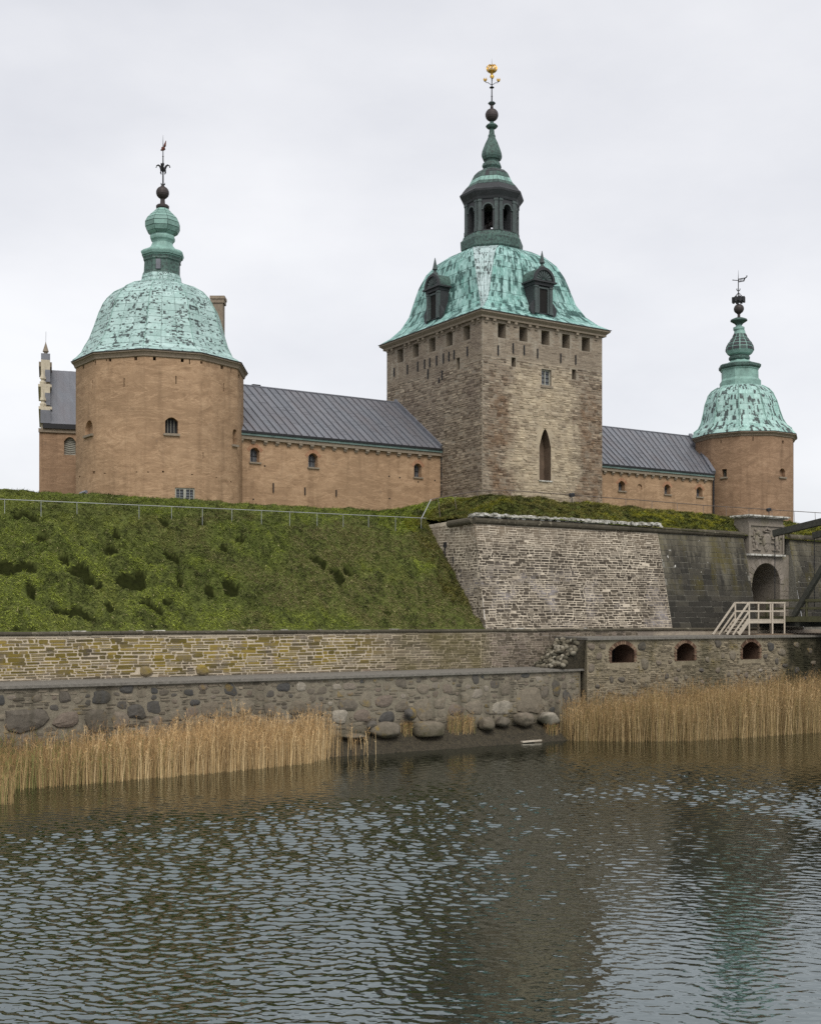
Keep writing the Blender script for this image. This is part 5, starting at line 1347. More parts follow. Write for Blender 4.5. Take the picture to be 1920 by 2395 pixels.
# chimney behind the left dome
cx, cy = (511 - 960) / F * 100, 100.0; kk = F / 100
m = MB()
def cb(x0, x1, y0, y1, d, tn=.5): m.box(((x0 + x1) / 2 / kk + 0, cy, EYE + (HZ - (y0 + y1) / 2) / kk), ((x1 - x0) / 2 / kk, 0, 0), (0, d, 0), (0, 0, (y1 - y0) / 2 / kk), tn)
m = MB(); cb(498 - 960, 524 - 960, 712, 930, .5); chim = solo("chimney", m, MAT['cornice'], "tall brown brick chimney rising behind the left dome", "chimney")
m = MB(); cb(495.5 - 960, 527 - 960, 703, 712, .58); cb(494 - 960, 528.5 - 960, 696, 703, .64, .9); part("chimney_cap", m, MAT['cornice'], chim)

# ------------------------------------------------------------------ round (polygonal) towers
def poly_tower(lab, cpx, cY, rw_px, n, ph0, eave_z, base, holes_px, mat, over, top_off=.62):
    k = F / cY; cx = (cpx - 960) / k; C_ = np.array([cx, cY]); r = rw_px / k * (1 / math.cos(math.pi / n)) ** .5
    th = thing("corner_tower", lab, "tower", (cx, cY, base + EYE), "polygonal corner towers with verdigris domes")
    view = math.atan2(-cY, -cx)
    ang = [view + ph0 + 2 * math.pi * i / n for i in range(n)]
    vx = [C_ + r * np.array([math.cos(a), math.sin(a)]) for a in ang]
    planes = []
    for i in range(n):
        a, b = vx[i], vx[(i + 1) % n]; e = (b - a) / np.linalg.norm(b - a); nn = np.array([e[1], -e[0]])
        if np.dot(nn, (a + b) / 2 - C_) < 0: nn = -nn
        planes.append((Plane(a, e, nn), np.linalg.norm(b - a)))
    def which(px, py):
        for i, (pl, L) in enumerate(planes):
            d = np.array([(px - 960) / F, 1.0])
            if np.dot(pl.n, d) > 0: continue
            u, v = pl.hit(px, py)
            if 0 <= u <= L: return i
        return None
    hs = {i: [] for i in range(n)}
    for (x0, x1, y0, y1, kind, depth, fill) in holes_px:
        i = which((x0 + x1) / 2, (y0 + y1) / 2)
        if i is None: continue
        pl, L = planes[i]; h = hole_px(pl, x0, x1, y0, y1, kind, depth)
        h['u0'] = max(h['u0'], .03); h['u1'] = min(h['u1'], L - .03)
        if kind == 'seg': h['rise'] = (h['u1'] - h['u0']) * .3
        h['fill'] = fill; hs[i].append(h)
    m = MB()
    for i, (pl, L) in enumerate(planes): holed_wall(m, pl, 0, L, base, eave_z - top_off + .05, hs[i], rev=MB())
    rvs = []
    for i, (pl, L) in enumerate(planes):
        for h in hs[i]:
            if h['u1'] - h['u0'] > .35: q_ = MB(); holed_wall(MB(), pl, h['u0'] - .1, h['u1'] + .1, h['v0'] - .1, h['v1'] + .1, [h], rev=q_); part('opening_reveal', q_, mat, th)
            else: q_ = MB(); holed_wall(MB(), pl, h['u0'] - .1, h['u1'] + .1, h['v0'] - .1, h['v1'] + .1, [h], rev=q_); part('slit_reveal', q_, mat, th)
    wo = part("wall", m, mat, th)
    # rendered walls are rounded off between the corners
    nl = []
    me = wo.data; off_ = LOC[th]
    fn_ = [np.array(f.normal) for f in me.polygons]
    for f in me.polygons:
        a_ = np.array(f.normal)
        for vi in f.vertices:
            v_ = np.array(me.vertices[vi].co)[:2] + off_[:2] - C_; v_ = v_ / np.linalg.norm(v_)
            q_ = a_.copy()
            if abs(a_[2]) < .1 and abs(np.dot(a_[:2], v_)) > .9:
                q_[:2] = np.sign(np.dot(a_[:2], v_)) * v_ * .8 + a_[:2] * .2
            nl.append(tuple(q_ / np.linalg.norm(q_)))
    me.polygons.foreach_set("use_smooth", np.ones(len(me.polygons), bool)); me.normals_split_custom_set(nl)
    for i, (pl, L) in enumerate(planes):
        for h in hs[i]:
            f_ = h['fill']
            if f_ == 'glass4': glazed(pl, h, th, 4, 5, .1, 'frame', .1); c = (h['u0'] + h['u1']) / 2; m = MB(); m.pbox(pl, c - .09, c + .09, h['v0'] + .1, h['v1'] - .1, -.15, -.03); part("mullion", m, MAT['frame'], th); continue
            w = hole_fill("window" if f_ in ('shutter', 'bars', 'plaster') else "putlog_hole", pl, h, MAT['dark'] if f_ == 'dark' else mat if f_ == 'plaster' else MAT['shutter'] if f_ == 'shutter' else MAT['iron'], th)
            if f_ in ('bars', 'plaster', 'shutter'):
                m = MB(); m.pbox(pl, h['u0'] - .12, h['u1'] + .12, h['v0'] - .16, h['v0'] - .003, -.3, .14); part("sill", m, MAT['trim_stone'], w)
            if f_ == 'bars':
                for q in range(1, 4): x = h['u0'] + (h['u1'] - h['u0']) * q / 4; m = MB(); m.pbox(pl, x - .03, x + .03, h['v0'], h['v1'] - .12, -.42, -.36); part("window_bar", m, MAT['shutter'], w)
    # moulded cornice following the polygon
    def pr(rad, z): return [(C_[0] + rad * math.cos(a), C_[1] + rad * math.sin(a), z + EYE) for a in ang]
    m = MB(); m.loft([pr(r + .02, eave_z - top_off), pr(r + .1, eave_z - top_off + .04), pr(r + .12, eave_z - top_off + .14), pr(r + over * .7, eave_z - .14), pr(r + over, eave_z - .1), pr(r + over, eave_z)]); part("cornice", m, MAT['cornice'], th)
    return th, C_, k, ang, pr, r
sq = lambda x, y, w=7, h=9, d=.5: (x - w / 2, x + w / 2, y - h / 2, y + h / 2, 'rect', d, 'dark')
slit = lambda x, y0, y1: (x - 1.1, x + 1.1, y0, y1, 'rect', .4, 'dark')
HL = [sq(196, 858, 4, 10), sq(225, 849, 4, 10), sq(258, 841, 6), sq(318, 838), sq(362, 838.5), sq(427, 842.5), sq(472, 848, 6, 6), sq(520, 859), sq(559, 880, 3, 10),
      slit(217.5, 890, 910), slit(291, 884, 905), slit(412.5, 879, 898), slit(524, 896, 916), slit(444, 829, 852), slit(541, 852, 871), slit(250, 828, 845), slit(220, 836, 846),
      (200, 218, 983, 1017, 'arch', .35, 'plaster'), (387, 417, 976, 1014, 'seg', .5, 'bars'), (545, 554, 1004, 1040, 'arch', .4, 'plaster'), slit(476, 1058, 1073),
      (410, 456, 1141, 1172, 'rect', .14, 'glass4'), sq(220, 1105, 5, 6, .3), sq(382, 1103, 4, 4, .3), sq(320, 1104, 4, 2, .2), sq(347, 1104, 4, 2, .2), sq(187, 1115, 3, 4, .3), sq(450, 1110, 4, 2, .2), sq(246, 1107, 4, 2, .2), sq(507, 1117, 3, 2, .2), sq(541, 1127, 3, 4, .2)]
LT_Y = 89.0
lt, LC, lk, lang, lpr, lr = poly_tower("large ochre ten sided tower on the left under a patchy green dome", 378.5, LT_Y, 188.5, 10, R(-10.7 + 36 * 0 + 0), 18.55, 5.0, HL, MAT['plaster'], .30, .44)
m = MB(); q = [((372.5 + x - 960) / lk, LT_Y - 6.6 + d, EYE + (HZ - y) / lk) for x, y, d in ((0, 0, 0),)]
m.tube([((189 - 960) / F * 84.5, 84.5, EYE + (HZ - 1155) / F * 84.5), ((203 - 960) / F * 84, 84, EYE + (HZ - 1150) / F * 84)], .12, 6); part("roof_spout", m, MAT['lead'], lt)
# left dome
ax = (378.5 - 960) / lk
def Lr(hw, y, n=10, c=None, ph=None, ks=None):
    f = (y - 593) / (835 - 593) if y > 593 else 0
    px = 381 + (374 - 381) * min(1, f); x = (px - 960) / lk
    return ring(x, LT_Y, hw / lk * 1.025, (HZ - y) / lk, n, ph if ph is not None else lang[0])
dome_prof = [(206, 862), (196, 858), (183, 850), (172, 838), (165, 822), (155, 803), (146, 776), (136, 742), (128, 722), (119, 708), (104, 692), (80, 678), (60, 671), (50, 667)]
drings = [Lr(*q) for q in dome_prof]
drings[0] = lpr(lr + .33, 18.56); drings[1] = [tuple(np.array(a) * .5 + np.array(b) * .5) for a, b in zip(lpr(lr + .12, 18.66), Lr(194, 856))]
m = MB(); m.loft(inset(drings)); dl_ = part("dome", m, MAT['copper_left'], lt)
m = MB(); m.loft([lpr(lr + .36, 18.552), lpr(lr + .36, 18.6), lpr(lr + .2, 18.64)]); part("eave_edge", m, MAT['copper_soot'], lt)
fac = sorted(range(10), key=lambda i: LC[1] * 0 + (lpr(1, 0)[i][1] + lpr(1, 0)[(i + 1) % 10][1]))[:6]
sheets(dl_, drings, sorted(fac), 3, 15, MAT['copper_left'], out=.02, gap=.02)
for j in range(10):
    m = MB(); m.tube([tuple(np.array(rg[j]) + np.array([*((np.array(rg[j])[:2] - LC) / (np.linalg.norm(np.array(rg[j])[:2] - LC) + 1e-6)), .3]) * .02) for rg in drings[1:]], .03, 4); part("dome_seam", m, MAT['copper_plain'], lt)
view = math.atan2(-LT_Y, -(381 - 960) / lk * -1) ; ph8 = math.atan2(-LT_Y, -((381 - 960) / lk)) + R(22.5) + R(-6)
L8 = lambda hw, y: Lr(hw, y, 8, ph=ph8)
neck = loft_part("neck", [L8(50, 668), L8(47, 662), L8(46, 656), L8(44.5, 648), L8(44, 646)], MAT['copper_plain'], lt)
sheets(neck, [L8(48.5, 666), L8(46, 656), L8(44.6, 647)], [0, 1, 6, 7, 5, 2], 3, 2, MAT['copper_left'], out=.02, gap=.03)
loft_part("drum", [L8(45, 647), L8(43.5, 645), L8(42, 641), L8(41.5, 617), L8(44, 614), L8(43, 611), L8(44, 605), L8(48, 603)], MAT['copper_dull'], lt)
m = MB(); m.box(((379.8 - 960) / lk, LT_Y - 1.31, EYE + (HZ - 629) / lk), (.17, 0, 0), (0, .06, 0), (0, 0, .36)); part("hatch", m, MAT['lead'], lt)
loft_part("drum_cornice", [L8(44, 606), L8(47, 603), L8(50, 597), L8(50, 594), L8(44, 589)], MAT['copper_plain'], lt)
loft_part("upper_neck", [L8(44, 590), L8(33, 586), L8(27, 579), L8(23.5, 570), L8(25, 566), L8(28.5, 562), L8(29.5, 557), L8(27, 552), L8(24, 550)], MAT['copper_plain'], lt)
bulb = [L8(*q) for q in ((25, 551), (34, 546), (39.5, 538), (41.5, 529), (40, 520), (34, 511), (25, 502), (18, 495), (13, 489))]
bl = loft_part("onion", bulb, MAT['copper_dull'], lt, ins=.97)
sheets(bl, bulb, [0, 1, 6, 7, 5, 2], 1, 7, MAT['copper_plain'], out=.015, gap=.04)
AX = (381 - 960) / lk
def rl_(name, prof_, mat, n=14, px=381): return rnd(name, prof_, mat, lt, n, (px - 960) / lk, LT_Y, lk)
rl_("collar", [(12, 490), (15, 487), (15.5, 483), (13, 480), (6, 478), (5.2, 467), (6.2, 465)], 'bronze')
rl_("ball", [(5, 466)] + ballp(14.8, 451, 9) + [(5, 436), (3, 434)], 'bronze', 20)
rl_("rod", [(1.9, 436), (1.6, 390), (2.8, 386), (3.2, 383), (1.4, 380), (1.3, 367), (2, 366), (1.1, 364), (1.0, 345), (.6, 330), (.2, 316)], 'iron', 8, 382)
m = MB()
def tb(pts, r, mm): mm.tube([((px - 960) / lk, LT_Y + dy, EYE + (HZ - y) / lk) for px, y, dy in pts], r, 6)
for sg in (-1, 1):
    tb([(382, 402, 0), (382 + sg * 4, 396, 0), (382 + sg * 7, 389, 0), (382 + sg * 11, 386, 0), (382 + sg * 15, 388, 0), (382 + sg * 16, 392, 0)], [.06, .09, .08, .06, .045, .05], m)
    tb([(382, 396, 0), (382 + sg * 5, 398, 0), (382 + sg * 5.5, 404, 0), (382 + sg * 4, 408, 0)], [.06, .08, .06, .03], m)
    m.tube([(AX, LT_Y, EYE + (HZ - 402) / lk), (AX, LT_Y + sg * .3, EYE + (HZ - 389) / lk), (AX, LT_Y + sg * .5, EYE + (HZ - 388) / lk)], [.06, .08, .04], 6)
    tb([(382, 434, 0), (382 + sg * 4, 431, 0), (382 + sg * 4.5, 428, 0)], [.05, .05, .03], m)
part("iron_scrolls", m, MAT['iron'], lt)
m = MB(); tb([(380, 352, 0), (383, 347, 0), (386, 341, 0), (387.5, 335, 0), (389, 329, 0)], [.08, .17, .10, .06, .02], m); tb([(379, 352, 0), (377.5, 350, 0)], .07, m); part("weather_vane", m, MAT['red_rust'], lt)

# right tower
RT_Y = 122.0
HR = [(1687.5, 1698.5, 1097, 1115.5, 'rect', .5, 'bars'), (1822, 1835.5, 1095.5, 1115.5, 'seg', .4, 'plaster'), slit(1685, 1029, 1037), slit(1760, 1021, 1031), sq(1830, 1034, 4, 7)]
rt, RC, rk, rang, rpr, rrad = poly_tower("brown plastered tower at far right under a ribbed green bell dome", 1740, RT_Y, 111, 10, R(-4), 18.25, 5.0, HR, MAT['plaster_far'], .36, .42)
def Rr_(hw, y, n=10, ph=None):
    f = min(1, max(0, (y - 880) / 130)); px = 1729 + 8 * f
    return ring((px - 960) / rk, RT_Y, hw / rk * 1.025, (HZ - y) / rk, n, ph if ph is not None else rang[0])
rprof = [(121, 1022), (112, 1013), (101, 1004), (93, 989), (87, 968), (82, 947), (74, 927), (66, 917), (57, 911), (50, 907)]
rrings = [Rr_(*q) for q in rprof]; rrings[0] = rpr(rrad + .38, 18.26)
m = MB(); m.loft(inset(rrings)); dr2 = part("dome", m, MAT['copper_right'], rt)
m = MB(); m.loft([rpr(rrad + .4, 18.252), rpr(rrad + .4, 18.3)]); part("eave_edge", m, MAT['copper_soot'], rt)
fac = sorted(range(10), key=lambda i: rpr(1, 0)[i][1] + rpr(1, 0)[(i + 1) % 10][1])[:6]
sheets(dr2, rrings, sorted(fac), 3, 11, MAT['copper_right'], out=.012, gap=.012, stag=False)
for j in range(10):
    m = MB(); m.tube([tuple(np.array(rg[j]) + np.array([*((np.array(rg[j])[:2] - RC) / (np.linalg.norm(np.array(rg[j])[:2] - RC) + 1e-6)), .3]) * .03) for rg in rrings[1:]], .05, 4); part("dome_rib", m, MAT['copper_plain'], rt)
p8 = math.atan2(-RT_Y, -((1729 - 960) / rk)) + R(22.5) + R(8)
R8 = lambda hw, y: Rr_(hw, y, 8, p8)
loft_part("drum_base", [R8(52, 910), R8(47, 905), R8(47, 894), R8(44, 891), R8(43, 889)], MAT['copper_plain'], rt)
loft_part("drum", [R8(43, 890), R8(42, 888), R8(42, 869), R8(44, 867), R8(45, 863)], MAT['copper_plain'], rt)
loft_part("drum_cornice", [R8(44, 866), R8(48, 862), R8(48.5, 857), R8(44, 854)], MAT['copper_dull'], rt)
loft_part("upper_neck", [R8(44, 854.5), R8(33, 852), R8(24, 847), R8(20.5, 843)], MAT['copper_plain'], rt)
def rr2(name, prof_, mat, n=14, px=1727): return rnd(name, prof_, mat, rt, n, (px - 960) / rk, RT_Y, rk)
rr2("ring_moulding", [(20, 844), (24, 841), (24.5, 837), (22, 834), (20, 832)], 'copper_dull', 16, 1728)
rb = [Rr_(*q, 12, p8) for q in ((20, 832.5), (27, 829), (31.5, 822), (32, 816), (29.5, 808), (25.5, 801), (20, 795), (16, 788), (13.5, 781), (11.5, 773))]
ro = loft_part("onion", rb, MAT['copper_plain'], rt, ins=.985)
near12 = sorted(range(12), key=lambda i: rb[0][i][1] + rb[0][(i + 1) % 12][1])[:7]
sheets(ro, rb[2:9], near12, 1, 5, MAT['copper_soot'], out=.03, gap=.10)
rr2("collar", [(11, 774), (13, 771), (13, 766), (7.5, 764), (6.8, 760)], 'copper_plain', 14, 1727)
rr2("dish", [(6.8, 761), (10, 757), (19.5, 751), (19, 748), (10, 744), (4, 742.5)], 'copper_dull', 16, 1727)
rr2("stem", [(3.6, 743), (3.2, 735), (5, 734), (4, 732)], 'bronze', 10, 1727)
rr2("ball", [(3, 733)] + ballp(11.4, 722.6, 9) + [(1.5, 711)], 'bronze', 18, 1727)
rr2("rod", [(1.2, 712), (1.0, 660), (.5, 645), (.2, 632)], 'iron', 7, 1725.8)
m = MB(); cxr = (1726.3 - 960) / rk
for a0, a1 in ((1.0, 1.06),):
    rA = [ring(cxr, RT_Y, 11.5 / rk, (HZ - 706) / rk, 16), ring(cxr, RT_Y, 13 / rk, (HZ - 705) / rk, 16), ring(cxr, RT_Y, 13 / rk, (HZ - 697) / rk, 16), ring(cxr, RT_Y, 11.5 / rk, (HZ - 696) / rk, 16)]
    m.loft(rA + [rA[0]], caps=False)
for j in range(8):
    a = j * math.pi / 4
    m.box((cxr + 13 / rk * math.cos(a), RT_Y + 13 / rk * math.sin(a), EYE + (HZ - 701.5) / rk), (.1, 0, 0), (0, .1, 0), (0, 0, .27))
    m.tube([(cxr + 12 / rk * math.cos(a), RT_Y + 12 / rk * math.sin(a), EYE + (HZ - 697) / rk), (cxr, RT_Y, EYE + (HZ - 684) / rk)], .02, 4)
part("crown_ring", m, MAT['iron'], rt)
m = MB()
for sg in (-1, 1): m.tube([((1726 + sg * x - 960) / rk, RT_Y, EYE + (HZ - y) / rk) for x, y in ((0, 681), (3, 679), (4, 676), (3.4, 675))], .05, 5)
part("iron_scrolls", m, MAT['iron'], rt)
def vp(x, y, d): return ((x - 960) / rk, RT_Y + d, EYE + (HZ - y) / rk)
m = MB()
for ql in ([(1726, 652), (1742, 649), (1744, 650), (1726, 654)], [(1726, 658.5), (1739, 656.5), (1739.5, 658), (1726, 660.5)], [(1739, 650), (1743, 649.5), (1739.5, 658), (1737.5, 658)], [(1726, 653), (1728, 653), (1728, 660), (1726, 660)], [(1730, 653), (1731.2, 653), (1731.2, 659.5), (1730, 659.5)], [(1733, 652), (1734.2, 652), (1734.2, 659), (1733, 659)], [(1736, 652), (1737, 652), (1737, 658.5), (1736, 658.5)]):
    m.prism([vp(x, y, -.03) for x, y in ql], [vp(x, y, .03) for x, y in ql])
m.tube([vp(x, y, 0) for x, y in ((1742, 650), (1745, 648), (1746.5, 645.5), (1744.5, 645))], .06, 5); m.tube([vp(1726, 656, 0), vp(1713, 655, 0)], .04, 5); m.tube([vp(1713, 655, 0), vp(1712.6, 655, 0)], .09, 5)
part("weather_vane", m, MAT['iron'], rt)

# ------------------------------------------------------------------ gabled wing at far left
gwg = thing("gabled_wing", "brown castle wing at the far left with stepped cream gable and dark metal roof", "building", (-30, 97, 11))
e_, b_ = np.array([.957, .289]), np.array([-.289, .957]); GA = np.array([(92.5 - 960) / F * 97, 97.0])
gpl = Plane(GA, e_, np.array([.289, -.957]))
def GP(u, q, z): w = GA + e_ * u + b_ * q; return (w[0], w[1], z + EYE)
gh = hole_px(gpl, 151, 178, 1022, 1064, 'seg', .35); gh['rise'] = .35
EZ = 15.35; RZ = 21.3
m = MB(); holed_wall(m, gpl, 0, 10, 4.5, EZ, [gh]); m.quad(GP(0, 0, 4.5), GP(0, 12, 4.5), GP(0, 12, EZ), GP(0, 0, EZ)); part("wall", m, MAT['plaster_far'], gwg)
w = hole_fill("blocked_window", gpl, gh, MAT['frame'], gwg)
for i in range(7):
    m = MB(); c = (gh['u0'] + gh['u1']) / 2; v = gh['v0'] + .12 + i * .175
    m.prism([gpl.pt(gh['u0'], v + .1, -.33), gpl.pt(c, v, -.33), gpl.pt(gh['u1'], v + .1, -.33), gpl.pt(gh['u1'], v + .15, -.33), gpl.pt(c, v + .05, -.33), gpl.pt(gh['u0'], v + .15, -.33)],
            [gpl.pt(gh['u0'], v + .1, -.3), gpl.pt(c, v, -.3), gpl.pt(gh['u1'], v + .1, -.3), gpl.pt(gh['u1'], v + .15, -.3), gpl.pt(c, v + .05, -.3), gpl.pt(gh['u0'], v + .15, -.3)]); part("chevron_slat", m, MAT['coping'], w)
m = MB(); m.pbox(gpl, -.05, 10, EZ - .3, EZ, -.2, .15); part("cornice", m, MAT['cornice'], gwg)
m = MB(); m.pbox(gpl, .3, 10, EZ + .003, EZ + .4, -.1, .3); part("gutter", m, MAT['iron'], gwg)
m = MB(); m.poly([GP(.5, -.15, EZ + .35), GP(10, -.15, EZ + .35), GP(10, 6, RZ), GP(.5, 6, RZ)]); m.poly([GP(.5, 6, RZ), GP(10, 6, RZ), GP(10, 12, EZ), GP(.5, 12, EZ)]); rp = part("roof", m, MAT['roof'], gwg)
for i in range(17):
    a, b2 = .9 + i * .52, .9 + (i + 1) * .52; q = [np.array(GP(a, -.15, EZ + .35)), np.array(GP(b2, -.15, EZ + .35)), np.array(GP(b2, 6, RZ)), np.array(GP(a, 6, RZ))]
    nn = np.cross(q[1] - q[0], q[3] - q[0]); nn /= np.linalg.norm(nn); m = MB(); m.prism([x + nn * .004 for x in q], [q[0] + nn * .03, q[1] + nn * .012, q[2] + nn * .012, q[3] + nn * .03], tint=random.uniform(.2, .6)); part("roof_panel", m, MAT['roof'], rp)
gx = .93
def gbox(name, q0, q1, z0, z1, mat, u0=0.0, u1=gx):
    m = MB(); m.prism([GP(u0, q0, z0), GP(u1, q0, z0), GP(u1, q1, z0), GP(u0, q1, z0)], [GP(u0, q0, z1), GP(u1, q0, z1), GP(u1, q1, z1), GP(u0, q1, z1)]); return part(name, m, MAT[mat], gwg)
gbox("gable_tier", .3, 11.7, EZ, 17.15, 'cream', .12, .85); gbox("gable_tier", 1.7, 10.3, 17.15, 19.3, 'cream', .12, .85); gbox("gable_tier", 3.2, 8.8, 19.3, 21.6, 'cream', .12, .85)
gbox("lead_cap", -.1, 1.3, EZ + .45, 16.85, 'lead', .1, .9); gbox("gable_ledge", 1.0, 11, 17.1, 17.32, 'cream', -.05, 1.0); gbox("gable_ledge", 2.5, 9.5, 19.2, 19.42, 'cream', -.1, .98); gbox("gable_ledge", 3.6, 8.4, 21.1, 21.5, 'trim_stone', -.05, 1.0)
gbox("lead_cap", 4.2, 7.8, 21.5, 22.35, 'lead', .12, .86)
gbox("lead_scroll", 1.3, 1.75, 17.5, 18.5, 'lead', .45, .87); gbox("lead_scroll", 2.8, 3.3, 19.7, 20.7, 'lead', .45, .87)
def obel(u, q, z, hgt, w, mat):
    c = GP(u, q, 0); m = MB(); f = hgt / 1.2
    m.loft([ring(c[0], c[1], r_ * w, z + hh * f, 4 if mat == 'cream' else 8, .5) for r_, hh in ((.9, 0), (1.0, .2), (.5, .32), (.62, .4), (1.0, .46), (.9, .52), (.1, 1.15), (.12, 1.2))]); part("obelisk", m, MAT[mat], gwg)
obel(.3, 1.2, 17.32, 1.4, .27, 'cream'); obel(.28, 2.7, 19.42, 1.25, .27, 'cream'); obel(.5, 6, 22.35, 1.35, .27, 'trim_stone')
m = MB(); m.tube([GP(.5, 6, 23.6), GP(.52, 6, 24.6)], .012, 4); part("lightning_rod", m, MAT['iron'], gwg)

# ------------------------------------------------------------------ railings and floodlights
def rail_path(th, pts, mat, r=.03):
    for a, b in zip(pts[:-1], pts[1:]): m = MB(); m.tube([a, b], r, 6); part("rail", m, mat, th)
hl = thing("handrail", "pale thin steel handrail running along the left grass slope", "railing", P(-15, 9.4, 5.1), "thin steel handrails on the rampart")
pr_ = 9.4
def RPT(px, py, p): s, z = front(p).hit(px, py); return P(s, p, z)
rail_path(hl, [RPT(-60, 1165, pr_), RPT(500, 1189, pr_), RPT(995, 1212, pr_)], MAT['rail'], .021)
for px in (12, 97, 181, 326, 402, 474, 543, 612, 678, 742, 803, 862, 925, 985):
    y = 1168 + px * .0446; s, z = front(pr_).hit(px, y); m = MB(); m.tube([P(s, pr_, float(ground(s, pr_)) - .2), P(s, pr_, z)], .014, 5); part("post", m, MAT['rail'], hl)
hr = thing("handrail", "brown steel handrail along the grass crest in front of gate tower", "railing", P(12, 9.3, 7.4), "thin steel handrails on the rampart")
rail_path(hr, [RPT(985, 1214, 9.42), RPT(1008, 1168, 9.6)], MAT['rail'], .028)
rail_path(hr, [RPT(x, y, 9.6) for x, y in ((1008, 1168), (1112, 1148.5), (1200, 1147.5), (1330, 1157), (1480, 1168.5), (1660, 1183), (1800, 1192), (1925, 1200))], MAT['rail_dark'], .026)
ys = lambda x: float(np.interp(x, [1008, 1112, 1200, 1330, 1480, 1660, 1800, 1925], [1168, 1148.5, 1147.5, 1157, 1168.5, 1183, 1192, 1200]))
for px in (1024, 1062, 1114, 1196, 1268, 1334, 1400, 1463, 1524, 1583, 1644, 1697, 1750, 1804, 1856, 1905):
    a = RPT(px, ys(px), 9.6); s, z = front(9.6).hit(px, ys(px)); s2 = s - (.0 if px < 1150 else .3); m = MB(); m.tube([a, P(s2, 9.3, float(ground(s2, 9.3)) - .15)], .018, 5); part("post", m, MAT['rail_dark'], hr)
for px, lab in ((1337, "small black floodlight on the grass crest below the lancet niche"), (1797, "small black floodlight on the grass crest below the far right tower")):
    s, z = front(9.5).hit(px, ys(px) + 1); f = thing("floodlight", lab, "floodlight", P(s, 9.5, z - .3), "floodlights on the rampart crest")
    m = MB(); c = np.array(P(s, 9.5, z + .02)); x = np.array([DR[0], DR[1], .25]) * .17; yv = np.array([DL[0], DL[1], .3]) * .09; m.box(c, x, yv, np.array([0, 0, 1]) * .1); part("lamp_housing", m, MAT['iron'], f)
    m = MB(); m.tube([tuple(c), P(s - .1, 9.4, z - .5)], .03, 5); part("bracket", m, MAT['iron'], f)

# ------------------------------------------------------------------ stairs and drawbridge at the gate
st = thing("wooden_stairs", "pale timber steps with handrails leading up to the gate platform", "stairs", P(17.5, 2, -1.07))
SP0, SP1 = 16.3, 19.55; PF, PB = 1.5, 2.5; ZD = -.1
def bm_(name, a, b, w, h, mat='wood_pale', par=st): m = MB(); m.beam(a, b, w, h, random.random()); return part(name, m, MAT[mat], par)
for i in range(8):
    p = PF - .05 + (PB - PF + .1) * i / 8; bm_("deck_board", P(SP0, p + .06, ZD), P(SP1, p + .06, ZD), .115, .05)
bm_("deck_beam", P(SP0, PF, ZD - .14), P(SP1, PF, ZD - .14), .08, .2); bm_("deck_beam", P(SP0, PB, ZD - .14), P(SP1, PB, ZD - .14), .08, .2)
for p in (PF - .06, PB + .06):
    for s in (SP0, (SP0 + SP1) / 2 + .5, SP1): bm_("post", P(s, p, -1.07), P(s, p, .95), .09, .09)
    bm_("handrail", P(SP0 - .03, p, .95), P(SP1 + .05, p, .95), .1, .09); bm_("midrail", P(SP0, p, .42), P(SP1, p, .42), .05, .1)
    bm_("stair_handrail", P(SP0 - .02, p, .93), P(SP0 - 1.98, p, -1.03), .09, .09); bm_("stair_midrail", P(SP0, p, .40), P(SP0 - 1.45, p, -1.04), .05, .1); bm_("stringer", P(SP0, p, -.12), P(SP0 - .95, p, -1.03), .07, .24)
for i in range(4):
    x = SP0 - .05 - .24 * (i + .5); z = ZD - .2 * (i + 1) + .05; m = MB(); m.spbox(x - .15, x + .13, PF, PB, z - .03, z + .02, random.random()); part("tread", m, MAT['wood_pale'], st)
m = MB(); m.spbox(16.6, 34, 1.1, 3.5, -1.064, -1.0); solo("board_walk", m, MAT['wood_path'], "low brown boarded walk on the gallery roof under the bridge", "walkway")
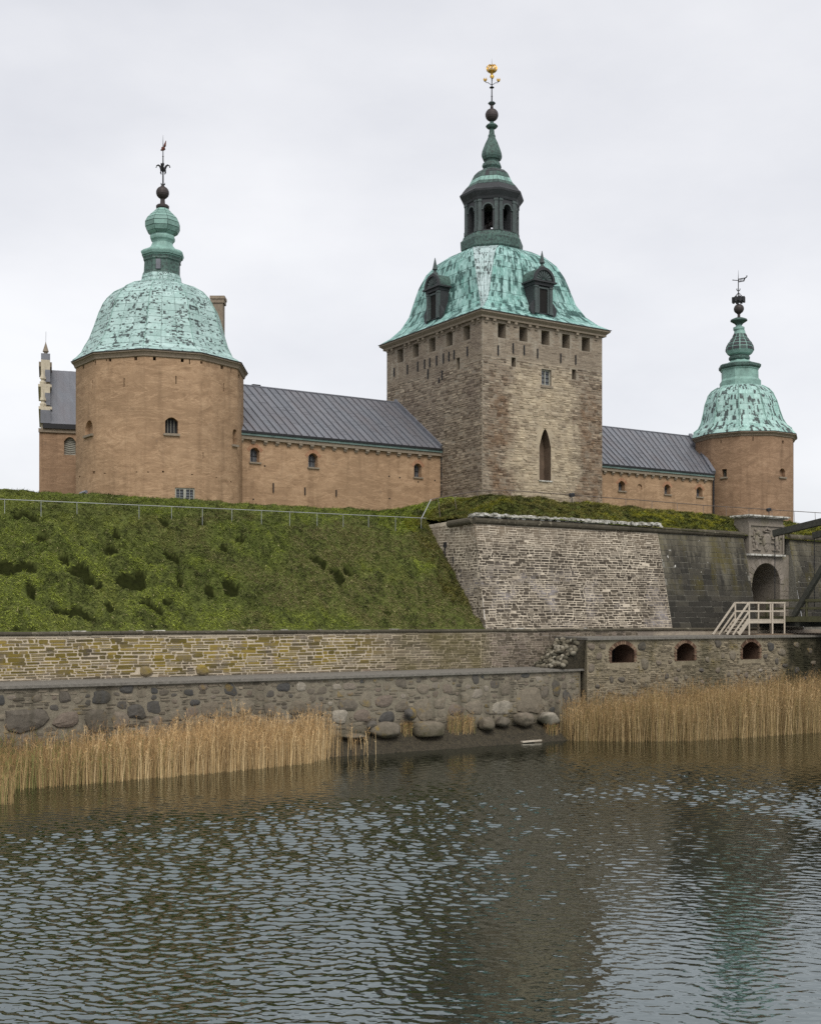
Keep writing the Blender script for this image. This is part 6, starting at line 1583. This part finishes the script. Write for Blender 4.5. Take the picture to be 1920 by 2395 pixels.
db = thing("drawbridge", "dark timber drawbridge with raised lifting beams at right edge", "drawbridge", P(21.5, 0, 0))
B0, B1 = 19.75, 23.6
def db_(name, a, b, w, h, mat): return bm_(name, a, b, w, h, mat, db)
for i in range(60):
    p = 4.9 - .3 * i; m = MB(); m.spbox(B0, B1, p - .28, p, .02, .10, random.random()); part("deck_plank", m, MAT['wood_moss'], db)
db_("edge_beam", P(B0, 4.8, -.1), P(B0, -14, -.1), .22, .3, 'wood_moss'); db_("edge_beam", P(B1, 4.8, -.1), P(B1, -14, -.1), .22, .3, 'wood_moss')
for i in range(5): db_("cross_beam", P(B0, 4.0 - 3.4 * i, -.4), P(B1, 4.0 - 3.4 * i, -.4), .3, .3, 'wood_dark')
for s in (B0, B1):
    db_("bridge_rail", P(s, 3.0, 1.1), P(s, -4.0, 1.1), .14, .14, 'wood_moss'); db_("rail_post", P(s, 3.0, 0.0), P(s, 3.0, 1.1), .14, .14, 'wood_moss'); db_("bridge_rail", P(s, 3.0, .6), P(s, -4.0, .6), .08, .12, 'wood_moss')
    a = np.array(P(s + .1, 2.5, 5.42)); b2 = np.array(P(s + .1, -9, 7.0)); db_("lifting_beam", a, b2, .36, .40, 'wood_dark')
    db_("strut", P(s, .85, .15), P(s, -3.5, 6.0), .28, .30, 'wood_dark'); db_("gallows_post", P(s, -3.6, -1.1), P(s, -3.6, 6.2), .35, .35, 'wood_dark')
    m = MB(); n = 46
    for i in range(n):
        z0 = 5.25 - i * .105; q = np.array(P(s + .1, 2.45, z0)); dx = np.array([DR[0], DR[1], 0]) * (.028 if i % 2 else .008); m.box(q, dx, np.array([DL[0], DL[1], 0]) * (.008 if i % 2 else .028), np.array([0, 0, .062]))
    part("chain", m, MAT['iron'], db)
db_("gallows_head", P(B0 - .3, -3.6, 6.3), P(B1 + .3, -3.6, 6.3), .4, .4, 'wood_dark')
m = MB(); m.spbox(22.0, 23.2, -3.9, -2.2, -7, -.6); m.spbox(20.0, 21.0, -3.9, -2.2, -7, -.6); part("bridge_pier", m, MAT['wood_dark'], db)
